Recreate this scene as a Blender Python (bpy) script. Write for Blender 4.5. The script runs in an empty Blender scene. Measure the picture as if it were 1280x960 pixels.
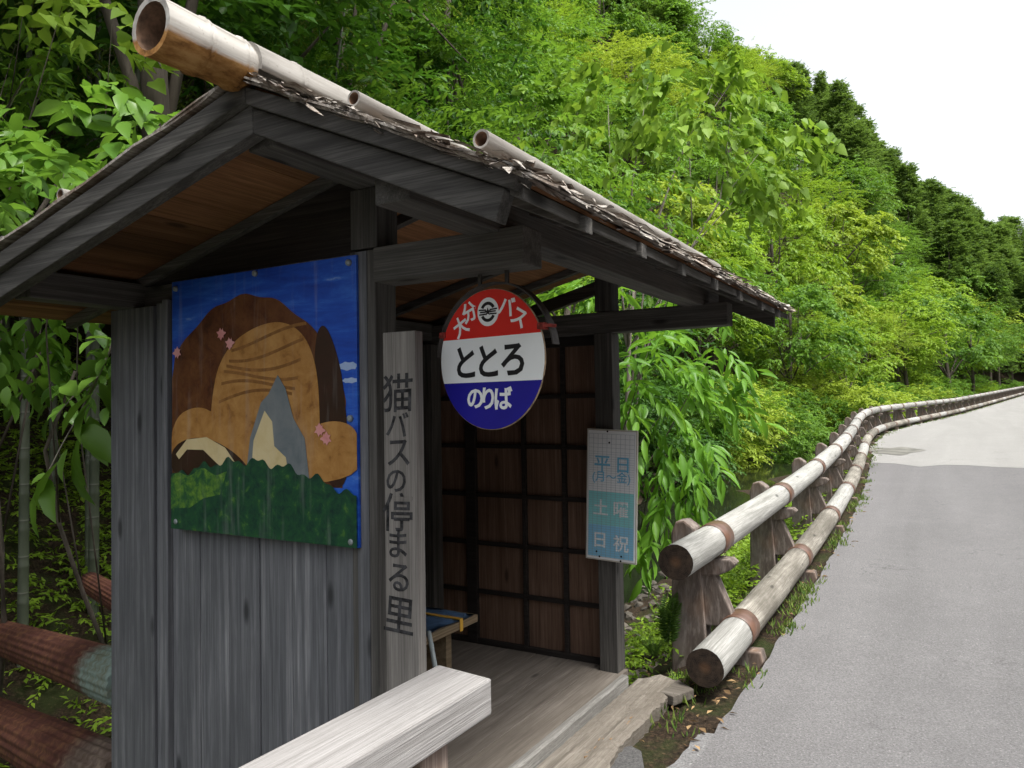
import bpy, bmesh, math, random
import numpy as np
from mathutils import Vector, Matrix

R = math.radians
random.seed(7)
rng = np.random.default_rng(11)
sc = bpy.context.scene
COL = sc.collection
H = 1.57                                   # eye height above the road

# ------------------------------------------------------------------ camera
YAW, PIT, ROL, F = R(30.486), R(1.592), R(-0.917), 950.5
fwd = Vector((-math.sin(YAW) * math.cos(PIT), math.cos(YAW) * math.cos(PIT), math.sin(PIT)))
rgt = Vector((math.cos(YAW), math.sin(YAW), 0))
upv = rgt.cross(fwd)
r2 = math.cos(ROL) * rgt + math.sin(ROL) * upv
u2 = -math.sin(ROL) * rgt + math.cos(ROL) * upv
cam = bpy.data.cameras.new('camera')
cam.sensor_width = 36
cam.lens = F / 1280 * 36
cam.clip_start = 0.05
cam.clip_end = 2000
camo = bpy.data.objects.new('camera', cam)
COL.objects.link(camo)
camo.matrix_world = Matrix(((r2.x, u2.x, -fwd.x, 0), (r2.y, u2.y, -fwd.y, 0), (r2.z, u2.z, -fwd.z, H), (0, 0, 0, 1)))
sc.camera = camo

# ------------------------------------------------------------------ light
SUN_EL, SUN_AZ = R(64), R(105)              # azimuth from +Y towards +X
world = bpy.data.worlds.new('World')
sc.world = world
world.use_nodes = True
nt = world.node_tree
nt.nodes.clear()
sky = nt.nodes.new('ShaderNodeTexSky')
sky.sky_type = 'NISHITA'
sky.sun_disc = False
sky.sun_elevation = SUN_EL
sky.sun_rotation = SUN_AZ
sky.dust_density = 4.0
sky.air_density = 1.0
sky.ozone_density = 1.0
hs = nt.nodes.new('ShaderNodeHueSaturation')
hs.inputs['Saturation'].default_value = 0.2
bg = nt.nodes.new('ShaderNodeBackground')
bg.inputs['Strength'].default_value = 0.11
wo = nt.nodes.new('ShaderNodeOutputWorld')
nt.links.new(sky.outputs[0], hs.inputs['Color'])
nt.links.new(hs.outputs[0], bg.inputs['Color'])
nt.links.new(bg.outputs[0], wo.inputs['Surface'])
sl = bpy.data.lights.new('sun', 'SUN')
sl.energy = 1.5
sl.angle = R(14)
sl.color = (1.0, 0.96, 0.88)
so = bpy.data.objects.new('sun', sl)
COL.objects.link(so)
sd = Vector((math.sin(SUN_AZ) * math.cos(SUN_EL), math.cos(SUN_AZ) * math.cos(SUN_EL), math.sin(SUN_EL)))
so.rotation_euler = sd.to_track_quat('Z', 'Y').to_euler()
so.location = sd * 60
vs = sc.view_settings
sc.display_settings.display_device = 'sRGB'
vs.view_transform = 'Standard'
vs.look = 'None'
vs.exposure = 1.65
vs.gamma = 1.0
vs.use_curve_mapping = False
sc.render.engine = 'CYCLES'
cy = sc.cycles
cy.max_bounces = 7
cy.diffuse_bounces = 4
cy.glossy_bounces = 2
cy.transmission_bounces = 4
cy.transparent_max_bounces = 6
cy.use_denoising = True
cy.sample_clamp_indirect = 6


# ------------------------------------------------------------------ helpers
def ray(x, y):
    return r2 * (x - 640) - u2 * (y - 480) + fwd * F


def at(x, y, d):
    """a point of the place seen in the direction x, y, d metres ahead"""
    return Vector((0, 0, H)) + ray(x, y) * (d / F)


def at_y(x, y, Y):
    v = ray(x, y)
    return Vector((0, 0, H)) + v * (Y / v.y)


def at_x(x, y, X):
    v = ray(x, y)
    return Vector((0, 0, H)) + v * (X / v.x)


def tag(o, label=None, cat=None, group=None, kind=None):
    if label: o['label'] = label
    if cat: o['category'] = cat
    if group: o['group'] = group
    if kind: o['kind'] = kind
    return o


def empty(name, loc=(0, 0, 0), label=None, cat=None, group=None):
    o = bpy.data.objects.new(name, None)
    o.empty_display_size = 0.2
    COL.objects.link(o)
    o.location = loc
    return tag(o, label, cat, group)


def link(name, me, mat=None, parent=None, loc=None):
    o = bpy.data.objects.new(name, me)
    COL.objects.link(o)
    if mat is not None:
        for m in (mat if isinstance(mat, (list, tuple)) else [mat]):
            me.materials.append(m)
    if parent is not None:
        o.parent = parent
        if loc is None:
            o.matrix_parent_inverse = Matrix.Translation(-Vector(parent.location))
    if loc is not None:
        o.location = loc
    return o


class MB:
    """collects shapes for ONE mesh object"""
    def __init__(s):
        s.bm = bmesh.new()

    def box(s, x0, x1, y0, y1, z0, z1, bev=0.0, mat=0, rot=None):
        pts = [(x, y, z) for x in (x0, x1) for y in (y0, y1) for z in (z0, z1)]
        return s.hexa(pts, bev, mat)

    def hexa(s, pts, bev=0.0, mat=0):
        vs_ = [s.bm.verts.new(p) for p in pts]
        fs = []
        for q in ((0, 1, 3, 2), (4, 6, 7, 5), (0, 4, 5, 1), (2, 3, 7, 6), (0, 2, 6, 4), (1, 5, 7, 3)):
            f = s.bm.faces.new([vs_[i] for i in q])
            f.material_index = mat
            fs.append(f)
        bmesh.ops.recalc_face_normals(s.bm, faces=fs)
        if bev > 0:
            ed = list({e for f in fs for e in f.edges})
            bmesh.ops.bevel(s.bm, geom=ed, offset=bev, segments=2, affect='EDGES', profile=0.6)
        return s

    def prism(s, poly, d0, d1, axis='y', bev=0.0, mat=0):
        """polygon of 2D points pushed along an axis"""
        def P(a, b, d):
            return {'y': (a, d, b), 'x': (d, a, b), 'z': (a, b, d)}[axis]
        A = [s.bm.verts.new(P(a, b, d0)) for a, b in poly]
        B = [s.bm.verts.new(P(a, b, d1)) for a, b in poly]
        n = len(poly)
        fs = [s.bm.faces.new(A), s.bm.faces.new(B[::-1])]
        for i in range(n):
            fs.append(s.bm.faces.new((A[i], B[i], B[(i + 1) % n], A[(i + 1) % n])))
        for f in fs: f.material_index = mat
        bmesh.ops.recalc_face_normals(s.bm, faces=fs)
        if bev > 0:
            ed = list({e for f in fs for e in f.edges})
            bmesh.ops.bevel(s.bm, geom=ed, offset=bev, segments=2, affect='EDGES', profile=0.6)
        return s

    def tube(s, pts, radii, n=12, cap=True, mat=0, capmat=None, smooth=True, arc=None, rad_fn=None):
        pts = [Vector(p) for p in pts]
        if not hasattr(radii, '__len__'): radii = [radii] * len(pts)
        rings = []
        up = Vector((0, 0, 1))
        for i, p in enumerate(pts):
            t = (pts[min(i + 1, len(pts) - 1)] - pts[max(i - 1, 0)]).normalized()
            ref = up if abs(t.dot(up)) < 0.95 else Vector((1, 0, 0))
            a = t.cross(ref).normalized()
            b = a.cross(t).normalized()
            ring = []
            for k in range(n):
                th = 2 * math.pi * k / n
                r = radii[i] * (rad_fn(th, i) if rad_fn else 1)
                ring.append(s.bm.verts.new(p + (a * math.cos(th) + b * math.sin(th)) * r))
            rings.append(ring)
        for i in range(len(rings) - 1):
            for k in range(n):
                f = s.bm.faces.new((rings[i][k], rings[i][(k + 1) % n], rings[i + 1][(k + 1) % n], rings[i + 1][k]))
                f.material_index = mat
                f.smooth = smooth
        if cap:
            for ring in (rings[0], rings[-1][::-1]):
                f = s.bm.faces.new(ring[::-1])
                f.material_index = mat if capmat is None else capmat
        return s

    def disc(s, c, r, n=24, normal_y=-1, sx=1.0, a0=0, a1=2 * math.pi, mat=0):
        vs_ = [s.bm.verts.new((c[0] + r * sx * math.cos(a0 + (a1 - a0) * k / n), c[1], c[2] + r * math.sin(a0 + (a1 - a0) * k / n))) for k in range(n)]
        f = s.bm.faces.new(vs_)
        f.material_index = mat
        return s

    def build(s, name, mat=None, parent=None, loc=None):
        me = bpy.data.meshes.new(name)
        s.bm.normal_update()
        s.bm.to_mesh(me)
        s.bm.free()
        return link(name, me, mat, parent, loc)


def mesh_np(name, V, T, attr=None, smooth=False):
    """triangle / quad mesh from arrays (T has 3 or 4 columns)"""
    me = bpy.data.meshes.new(name)
    V = np.asarray(V, np.float32)
    T = np.asarray(T, np.int32)
    n, k = T.shape
    me.vertices.add(len(V))
    me.vertices.foreach_set('co', V.ravel())
    me.loops.add(n * k)
    me.loops.foreach_set('vertex_index', T.ravel())
    me.polygons.add(n)
    me.polygons.foreach_set('loop_start', np.arange(n, dtype=np.int32) * k)
    if smooth:
        me.polygons.foreach_set('use_smooth', np.ones(n, bool))
    me.update(calc_edges=True)
    if attr is not None:
        a = me.attributes.new('tint', 'FLOAT', 'FACE')
        a.data.foreach_set('value', np.asarray(attr, np.float32))
    return me


# ------------------------------------------------------------------ materials
class NG:
    def __init__(s, name):
        s.m = bpy.data.materials.new(name)
        s.m.use_nodes = True
        s.t = s.m.node_tree
        s.t.nodes.clear()
        s.out = s.n('ShaderNodeOutputMaterial')

    def n(s, typ, **kw):
        x = s.t.nodes.new(typ)
        for k, v in kw.items():
            setattr(x, k, v)
        return x

    def l(s, a, b):
        s.t.links.new(a, b)

    def coord(s, scale=(1, 1, 1), loc=(0, 0, 0), rnd=False):
        tc = s.n('ShaderNodeTexCoord')
        mp = s.n('ShaderNodeMapping')
        mp.inputs['Scale'].default_value = scale
        mp.inputs['Location'].default_value = loc
        s.l(tc.outputs['Object'], mp.inputs['Vector'])
        return mp.outputs[0]

    def noise(s, vec, scale=1, detail=5, rough=0.6, dist=0.0):
        x = s.n('ShaderNodeTexNoise')
        x.inputs['Scale'].default_value = scale
        x.inputs['Detail'].default_value = detail
        x.inputs['Roughness'].default_value = rough
        x.inputs['Distortion'].default_value = dist
        if vec is not None: s.l(vec, x.inputs['Vector'])
        return x.outputs['Fac']

    def ramp(s, fac, stops):
        x = s.n('ShaderNodeValToRGB')
        e = x.color_ramp.elements
        while len(e) < len(stops): e.new(0.5)
        for el, (p, c) in zip(e, stops):
            el.position = p
            el.color = (c, c, c, 1) if not hasattr(c, '__len__') else (*c, 1)
        s.l(fac, x.inputs[0])
        return x.outputs[0]

    def mix(s, fac, a, b, mode='MIX'):
        x = s.n('ShaderNodeMix', data_type='RGBA', blend_type=mode)
        for sock, v in ((x.inputs[0], fac), (x.inputs[6], a), (x.inputs[7], b)):
            if isinstance(v, (int, float)): sock.default_value = v
            elif isinstance(v, tuple): sock.default_value = (*v, 1)
            else: s.l(v, sock)
        return x.outputs[2]

    def math(s, op, a, b=0.0):
        x = s.n('ShaderNodeMath', operation=op)
        for sock, v in ((x.inputs[0], a), (x.inputs[1], b)):
            if isinstance(v, (int, float)): sock.default_value = v
            else: s.l(v, sock)
        return x.outputs[0]

    def finish(s, color, rough=0.7, bump=None, bstr=0.3, bdist=0.01, spec=0.3, coat=0, metallic=0):
        p = s.n('ShaderNodeBsdfPrincipled')
        if isinstance(color, tuple): p.inputs['Base Color'].default_value = (*color, 1)
        else: s.l(color, p.inputs['Base Color'])
        if isinstance(rough, (int, float)): p.inputs['Roughness'].default_value = rough
        else: s.l(rough, p.inputs['Roughness'])
        p.inputs['Specular IOR Level'].default_value = spec
        p.inputs['Coat Weight'].default_value = coat
        p.inputs['Metallic'].default_value = metallic
        if bump is not None:
            b = s.n('ShaderNodeBump')
            b.inputs['Strength'].default_value = bstr
            b.inputs['Distance'].default_value = bdist
            s.l(bump, b.inputs['Height'])
            s.l(b.outputs[0], p.inputs['Normal'])
        s.l(p.outputs[0], s.out.inputs['Surface'])
        return s.m


def wood(name, dark, mid, light, axis='z', fine=55, rough=0.8, bstr=0.35, stain=0.35, knots=True, vary=0.25, cathedral=False):
    g = NG(name)
    k = {'x': 0, 'y': 1, 'z': 2}[axis]
    oi = g.n('ShaderNodeObjectInfo')
    def vec(sc_, al):
        s_ = [sc_] * 3
        s_[k] = al
        tc = g.n('ShaderNodeTexCoord')
        mp = g.n('ShaderNodeMapping')
        mp.inputs['Scale'].default_value = s_
        g.l(tc.outputs['Object'], mp.inputs['Vector'])
        cx = g.n('ShaderNodeCombineXYZ')
        o5 = g.math('MULTIPLY', oi.outputs['Random'], 37.0)
        for i in range(3): g.l(o5, cx.inputs[i])
        ad = g.n('ShaderNodeVectorMath', operation='ADD')
        g.l(mp.outputs[0], ad.inputs[0])
        g.l(cx.outputs[0], ad.inputs[1])
        return ad.outputs[0]
    grain = g.noise(vec(fine, 1.2), 1, 6, 0.7, 0.6)
    broad = g.noise(vec(9, 0.55), 1, 4, 0.6, 1.5)
    fibre = g.noise(vec(230, 3.5), 1, 4, 0.7)
    patch = g.noise(vec(2.6, 1.1), 1, 5, 0.65)
    c = g.ramp(grain, [(0.3, dark), (0.5, mid), (0.72, light)])
    c = g.mix(g.ramp(broad, [(0.35, 0.0), (0.62, 0.75)]), c, g.ramp(grain, [(0.35, mid), (0.65, light)]))
    if cathedral:
        sx_ = g.n('ShaderNodeSeparateXYZ')
        tcx = g.n('ShaderNodeTexCoord')
        g.l(tcx.outputs['Object'], sx_.inputs[0])
        wn = g.n('ShaderNodeTexWhiteNoise', noise_dimensions='1D')
        g.l(g.math('FLOOR', g.math('DIVIDE', g.math('ADD', sx_.outputs['X'], 2.62), 0.16)), wn.inputs['W'])
        c = g.mix(g.math('MULTIPLY', wn.outputs['Value'], 0.25), c, dark)
        wv = g.n('ShaderNodeTexWave', wave_type='BANDS', bands_direction='X')
        wv.inputs['Scale'].default_value = 7.0
        wv.inputs['Distortion'].default_value = 9.0
        wv.inputs['Detail'].default_value = 3.0
        wv.inputs['Detail Scale'].default_value = 0.9
        mpw = g.coord((1.0, 1.0, 0.09))
        g.l(mpw, wv.inputs['Vector'])
        c = g.mix(g.math('MULTIPLY', g.ramp(wv.outputs['Fac'], [(0.2, 1.0), (0.75, 0.0)]), 0.6), c, tuple(0.5 * (p + q) for p, q in zip(dark, mid)))
    c = g.mix(g.math('MULTIPLY', g.ramp(fibre, [(0.42, 1.0), (0.56, 0.0)]), 0.42 if cathedral else 0.5), c, dark)
    c = g.mix(g.math('MULTIPLY', g.ramp(patch, [(0.42, 1.0), (0.62, 0.0)]), stain), c, dark)
    if knots:
        vo = g.n('ShaderNodeTexVoronoi')
        vo.inputs['Scale'].default_value = 1
        g.l(vec(6.5, 2.2), vo.inputs['Vector'])
        c = g.mix(g.math('MULTIPLY', g.ramp(vo.outputs['Distance'], [(0.06, 1.0), (0.13, 0.0)]), 0.8), c, tuple(x * 0.35 for x in dark))
    if vary:
        v = g.math('ADD', g.math('MULTIPLY', oi.outputs['Random'], vary * 2), 1 - vary)
        mx = g.n('ShaderNodeVectorMath', operation='SCALE')
        g.l(c, mx.inputs[0])
        g.l(v, mx.inputs['Scale'])
        c = mx.outputs[0]
    h = g.math('ADD', g.math('MULTIPLY', grain, 0.6), g.math('MULTIPLY', fibre, 0.6))
    return g.finish(c, rough, h, bstr, 0.006, 0.25)


M = {}
for ax in 'xyz':
    M['beam_' + ax] = wood('dark_beam_' + ax, (0.035, 0.0335, 0.0315), (0.088, 0.084, 0.078), (0.165, 0.157, 0.146), ax, 50)
    M['grey_' + ax] = wood('grey_plank_' + ax, (0.06, 0.063, 0.07), (0.165, 0.17, 0.185), (0.31, 0.315, 0.33), ax, 34, stain=0.45, vary=0.12, bstr=0.5, cathedral=(ax == 'z'))
M['barge'] = wood('barge_wood', (0.03, 0.029, 0.028), (0.075, 0.072, 0.068), (0.15, 0.145, 0.136), 'x', 50)
M['soffit'] = wood('soffit_wood', (0.085, 0.04, 0.018), (0.2, 0.096, 0.043), (0.31, 0.158, 0.075), 'y', 30, vary=0.45)
M['panel'] = wood('lattice_panel_wood', (0.08, 0.046, 0.031), (0.19, 0.115, 0.08), (0.29, 0.19, 0.138), 'z', 60, vary=0.3)
M['lattice'] = wood('lattice_wood', (0.016, 0.013, 0.012), (0.036, 0.03, 0.027), (0.068, 0.058, 0.053), 'x', 50)
M['floor'] = wood('floor_wood', (0.1, 0.085, 0.07), (0.19, 0.165, 0.14), (0.29, 0.26, 0.225), 'y', 26, vary=0.14, stain=0.5)
M['pale'] = wood('pale_weathered_wood', (0.18, 0.172, 0.166), (0.315, 0.304, 0.3), (0.41, 0.4, 0.397), 'y', 70, vary=0.0, stain=0.25, bstr=0.6)
M['sill'] = wood('sill_wood', (0.12, 0.115, 0.105), (0.3, 0.29, 0.27), (0.5, 0.48, 0.45), 'y', 40, vary=0.0, stain=0.5, bstr=0.6)
M['slab'] = wood('rotting_slab_wood', (0.09, 0.076, 0.062), (0.2, 0.178, 0.15), (0.32, 0.29, 0.25), 'y', 38, vary=0.0, bstr=0.8)
M['board'] = wood('sign_board_wood', (0.1, 0.093, 0.087), (0.22, 0.207, 0.193), (0.33, 0.312, 0.29), 'z', 36, vary=0.0, stain=0.3)
M['bench'] = wood('bench_wood', (0.1, 0.075, 0.045), (0.22, 0.165, 0.105), (0.33, 0.26, 0.17), 'y', 40, vary=0.1)
M['log'] = wood('log_wood', (0.15, 0.148, 0.135), (0.34, 0.337, 0.32), (0.5, 0.497, 0.475), 'y', 30, vary=0.16, stain=0.3, bstr=0.5)
M['logworn'] = wood('worn_log_wood', (0.08, 0.072, 0.058), (0.27, 0.25, 0.215), (0.47, 0.445, 0.395), 'y', 40, vary=0.16, stain=0.7, bstr=1.0)


def plain(name, col, rough=0.6, var=0.15, scale=8, spec=0.3, metallic=0, coat=0, bstr=0.1):
    g = NG(name)
    f = g.noise(g.coord(), scale, 5, 0.6)
    c = g.mix(g.ramp(f, [(0.35, 0.0), (0.65, 1.0)]), tuple(x * (1 - var) for x in col), tuple(min(1, x * (1 + var)) for x in col))
    return g.finish(c, rough, f, bstr, 0.004, spec, coat, metallic)


def log_end():
    g = NG('charred_log_end')
    tc = g.n('ShaderNodeTexCoord')
    sx = g.n('ShaderNodeSeparateXYZ')
    g.l(tc.outputs['Object'], sx.inputs[0])
    r2_ = g.math('SQRT', g.math('ADD', g.math('MULTIPLY', sx.outputs['X'], sx.outputs['X']), g.math('MULTIPLY', sx.outputs['Z'], sx.outputs['Z'])))
    f = g.noise(g.coord(), 22, 5, 0.7)
    ring = g.math('SINE', g.math('ADD', g.math('MULTIPLY', r2_, 700.0), g.math('MULTIPLY', f, 5.0)))
    c = g.ramp(f, [(0.35, (0.014, 0.011, 0.01)), (0.65, (0.06, 0.042, 0.03))])
    c = g.mix(g.math('MULTIPLY', g.ramp(ring, [(0.4, 0.0), (0.9, 1.0)]), 0.35), c, (0.075, 0.055, 0.04))
    c = g.mix(g.ramp(g.math('ADD', r2_, g.math('MULTIPLY', f, 0.04)), [(0.035, 0.5), (0.06, 0.0)]), c, (0.14, 0.075, 0.04))
    return g.finish(c, 0.9, f, 0.6, 0.005, 0.2)


M['logend'] = log_end()
M['band'] = plain('brown_steel_band', (0.12, 0.066, 0.046), 0.38, 0.3, 9, 0.5)
M['iron'] = plain('dark_iron', (0.045, 0.04, 0.038), 0.6, 0.3, 40)
M['rustclip'] = plain('rust_red_clip', (0.22, 0.03, 0.022), 0.6, 0.4, 60)
M['black'] = plain('black_paint', (0.012, 0.012, 0.014), 0.45, 0.1)
M['ink'] = plain('brush_ink', (0.034, 0.034, 0.037), 0.85, 0.8, 45)
M['signred'] = plain('red_enamel', (0.62, 0.022, 0.018), 0.25, 0.06, 5, 0.5, bstr=0.0)
M['signwhite'] = plain('white_enamel', (0.8, 0.83, 0.84), 0.25, 0.03, 5, 0.5, bstr=0.0)
M['signblue'] = plain('blue_enamel', (0.014, 0.012, 0.26), 0.25, 0.08, 5, 0.5, bstr=0.0)
M['paper'] = plain('timetable_paper', (0.8, 0.82, 0.84), 0.5, 0.03)
M['papergreen'] = plain('timetable_teal', (0.27, 0.66, 0.68), 0.5, 0.06)
M['paperblue'] = plain('timetable_blue', (0.26, 0.58, 0.8), 0.5, 0.06)
M['bluetext'] = plain('timetable_lettering', (0.17, 0.5, 0.72), 0.5, 0.05)
M['greyline'] = plain('timetable_ruling', (0.3, 0.35, 0.4), 0.6, 0.05)
M['mat'] = plain('blue_bench_mat', (0.15, 0.27, 0.48), 0.55, 0.25, 14)
M['yellow'] = plain('yellow_tape', (0.62, 0.36, 0.05), 0.5, 0.1)
M['rod'] = plain('pale_metal_rod', (0.4, 0.46, 0.47), 0.4, 0.1, 20, 0.5)
M['bolt'] = plain('zinc_bolt', (0.22, 0.25, 0.26), 0.45, 0.2, 60, 0.5)


def concrete_post():
    g = NG('brown_concrete_post')
    f = g.noise(g.coord((7, 7, 2.2)), 1, 7, 0.68, 1.2)
    c = g.ramp(f, [(0.3, (0.055, 0.043, 0.036)), (0.48, (0.135, 0.108, 0.093)), (0.66, (0.23, 0.195, 0.175))])
    f2 = g.noise(g.coord((40, 40, 9)), 1, 4, 0.6)
    c = g.mix(g.math('MULTIPLY', g.ramp(f2, [(0.5, 0.0), (0.64, 1.0)]), 0.4), c, (0.36, 0.31, 0.28))
    rust = g.noise(g.coord((3, 3, 1.2), (4, 1, 2)), 1, 3, 0.6)
    c = g.mix(g.math('MULTIPLY', g.ramp(rust, [(0.56, 0.0), (0.66, 1.0)]), 0.3), c, (0.26, 0.13, 0.06))
    return g.finish(c, 0.85, f2, 0.5, 0.006)


M['post'] = concrete_post()


def asphalt(name, lo, hi, joint=False):
    g = NG(name)
    v = g.coord()
    sp = g.noise(v, 95, 4, 0.85)
    sp2 = g.noise(v, 75, 2, 0.6)
    big = g.noise(v, 0.9, 6, 0.65)
    mid = g.noise(v, 5, 5, 0.65)
    c = g.mix(g.ramp(sp, [(0.32, 0.0), (0.62, 1.0)]), lo, hi)
    c = g.mix(g.math('MULTIPLY', g.ramp(sp2, [(0.62, 0.0), (0.7, 1.0)]), 0.5), c, tuple(min(1, x * 1.9) for x in hi))
    c = g.mix(g.math('MULTIPLY', g.ramp(big, [(0.35, 1.0), (0.65, 0.0)]), 0.14), c, tuple(x * 0.72 for x in lo))
    c = g.mix(g.math('MULTIPLY', g.ramp(mid, [(0.4, 1.0), (0.7, 0.0)]), 0.12), c, tuple(x * 0.8 for x in lo))
    wear = g.noise(g.coord((1.3, 0.09, 1)), 1, 4, 0.55, 0.8)
    c = g.mix(g.math('MULTIPLY', g.ramp(wear, [(0.4, 1.0), (0.62, 0.0)]), 0.2), c, tuple(x * 0.7 for x in lo))
    vo = g.n('ShaderNodeTexVoronoi', feature='DISTANCE_TO_EDGE')
    vo.inputs['Scale'].default_value = 0.55
    wob = g.n('ShaderNodeTexNoise')
    wob.inputs['Scale'].default_value = 3.0
    wob.inputs['Detail'].default_value = 6
    g.l(v, wob.inputs['Vector'])
    ad = g.n('ShaderNodeVectorMath', operation='ADD')
    g.l(v, ad.inputs[0])
    g.l(wob.outputs['Color'], ad.inputs[1])
    g.l(ad.outputs[0], vo.inputs['Vector'])
    cr = g.math('MULTIPLY', g.ramp(vo.outputs['Distance'], [(0.0, 1.0), (0.006, 0.0)]), g.ramp(big, [(0.5, 0.0), (0.62, 0.55)]))
    c = g.mix(cr, c, tuple(x * 0.35 for x in lo))
    return g.finish(c, 0.85, g.math('ADD', sp, sp2), 0.6, 0.006, 0.3)


M['asphalt'] = asphalt('worn_asphalt', (0.075, 0.073, 0.075), (0.215, 0.21, 0.213))
M['concrete'] = asphalt('pale_road', (0.2, 0.196, 0.188), (0.31, 0.305, 0.296))
M['kerbgrit'] = asphalt('gritty_concrete', (0.075, 0.072, 0.07), (0.27, 0.27, 0.275))


def soil():
    g = NG('leaf_litter_soil')
    v = g.coord()
    a = g.noise(v, 2.2, 6, 0.7)
    b = g.noise(v, 34, 5, 0.75)
    w = g.n('ShaderNodeTexVoronoi')
    w.inputs['Scale'].default_value = 26
    g.l(v, w.inputs['Vector'])
    c = g.ramp(b, [(0.3, (0.01, 0.008, 0.006)), (0.5, (0.034, 0.024, 0.016)), (0.7, (0.1, 0.068, 0.042))])
    c = g.mix(g.ramp(a, [(0.48, 0.0), (0.62, 0.75)]), c, (0.03, 0.045, 0.012))
    c = g.mix(g.math('MULTIPLY', g.ramp(w.outputs['Distance'], [(0.1, 1.0), (0.3, 0.0)]), 0.3), c, (0.17, 0.1, 0.06))
    return g.finish(c, 0.95, b, 0.9, 0.03, 0.15)


M['soil'] = soil()


def water():
    g = NG('dark_stream_water')
    n_ = g.noise(g.coord((3, 3, 3)), 2.2, 3, 0.5)
    return g.finish((0.012, 0.013, 0.009), 0.06, n_, 0.12, 0.02, 0.5)


M['water'] = water()


def leafmat(name, dark, light, trans, tw=0.4, rough=0.5, spec=0.22, vary=0.3):
    g = NG(name)
    at_ = g.n('ShaderNodeAttribute')
    at_.attribute_name = 'tint'
    oi = g.n('ShaderNodeObjectInfo')
    f = g.math('ADD', at_.outputs['Fac'], g.math('MULTIPLY', g.math('SUBTRACT', oi.outputs['Random'], 0.5), vary))
    c = g.ramp(f, [(0.1, dark), (0.9, light)])
    tcol = g.mix(0.5, c, trans)
    p = g.n('ShaderNodeBsdfPrincipled')
    g.l(c, p.inputs['Base Color'])
    p.inputs['Roughness'].default_value = rough
    p.inputs['Specular IOR Level'].default_value = spec
    t = g.n('ShaderNodeBsdfTranslucent')
    g.l(tcol, t.inputs['Color'])
    mx = g.n('ShaderNodeMixShader')
    mx.inputs[0].default_value = tw
    g.l(p.outputs[0], mx.inputs[1])
    g.l(t.outputs[0], mx.inputs[2])
    g.l(mx.outputs[0], g.out.inputs['Surface'])
    return g.m


L = {
    'yellow': leafmat('yellow_green_leaves', (0.1, 0.18, 0.014), (0.31, 0.415, 0.046), (0.42, 0.54, 0.04)),
    'lime': leafmat('lime_leaves', (0.07, 0.155, 0.012), (0.255, 0.4, 0.036), (0.36, 0.53, 0.03)),
    'green': leafmat('green_leaves', (0.035, 0.105, 0.014), (0.15, 0.29, 0.036), (0.23, 0.41, 0.025)),
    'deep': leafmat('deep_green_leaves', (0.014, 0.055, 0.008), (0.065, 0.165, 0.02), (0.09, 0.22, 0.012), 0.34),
    'cedar': leafmat('cedar_needles', (0.04, 0.095, 0.022), (0.16, 0.255, 0.055), (0.2, 0.32, 0.03), 0.38, 0.6, 0.15, 0.6),
    'heart': leafmat('heart_leaves', (0.075, 0.18, 0.022), (0.26, 0.41, 0.055), (0.36, 0.55, 0.04), 0.42),
    'lance': leafmat('lance_leaves', (0.045, 0.15, 0.018), (0.16, 0.34, 0.04), (0.24, 0.46, 0.025), 0.42, 0.38),
    'big': leafmat('big_leaves', (0.045, 0.13, 0.018), (0.16, 0.3, 0.045), (0.22, 0.42, 0.03), 0.4, 0.36, 0.35),
    'fern': leafmat('fern_leaves', (0.04, 0.11, 0.02), (0.13, 0.23, 0.05), (0.16, 0.28, 0.03)),
    'grass': leafmat('grass_blades', (0.05, 0.12, 0.02), (0.2, 0.27, 0.06), (0.22, 0.32, 0.04)),
    'bambooleaf': leafmat('bamboo_leaves', (0.04, 0.085, 0.014), (0.14, 0.19, 0.03), (0.15, 0.22, 0.02), 0.35),
    'dry': leafmat('dry_leaves', (0.12, 0.075, 0.04), (0.4, 0.27, 0.14), (0.3, 0.2, 0.1), 0.15, 0.8, 0.1),
}


def bark(name, a, b):
    g = NG(name)
    f = g.noise(g.coord((12, 12, 2.5)), 1, 6, 0.7, 0.5)
    return g.finish(g.ramp(f, [(0.35, a), (0.65, b)]), 0.9, f, 0.6, 0.02, 0.2)


M['bark'] = bark('tree_bark', (0.05, 0.042, 0.034), (0.14, 0.12, 0.1))
M['palebark'] = bark('pale_bark', (0.14, 0.12, 0.1), (0.32, 0.29, 0.25))
M['cedarbark'] = bark('cedar_trunk_bark', (0.1, 0.08, 0.065), (0.26, 0.22, 0.19))


def culm():
    g = NG('bamboo_culm')
    tc = g.n('ShaderNodeTexCoord')
    sp = g.n('ShaderNodeSeparateXYZ')
    g.l(tc.outputs['Object'], sp.inputs[0])
    fr = g.math('FRACT', g.math('DIVIDE', sp.outputs['Z'], 0.34))
    ring = g.ramp(fr, [(0.0, 1.0), (0.05, 0.0)])
    f = g.noise(g.coord((4, 4, 1)), 1, 4, 0.6)
    c = g.ramp(f, [(0.3, (0.055, 0.07, 0.045)), (0.7, (0.13, 0.145, 0.105))])
    c = g.mix(g.math('MULTIPLY', ring, 0.8), c, (0.22, 0.22, 0.19))
    c = g.mix(g.ramp(fr, [(0.9, 0.0), (0.99, 0.8)]), c, (0.05, 0.055, 0.035))
    return g.finish(c, 0.5, None, spec=0.35)


M['culm'] = culm()


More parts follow.
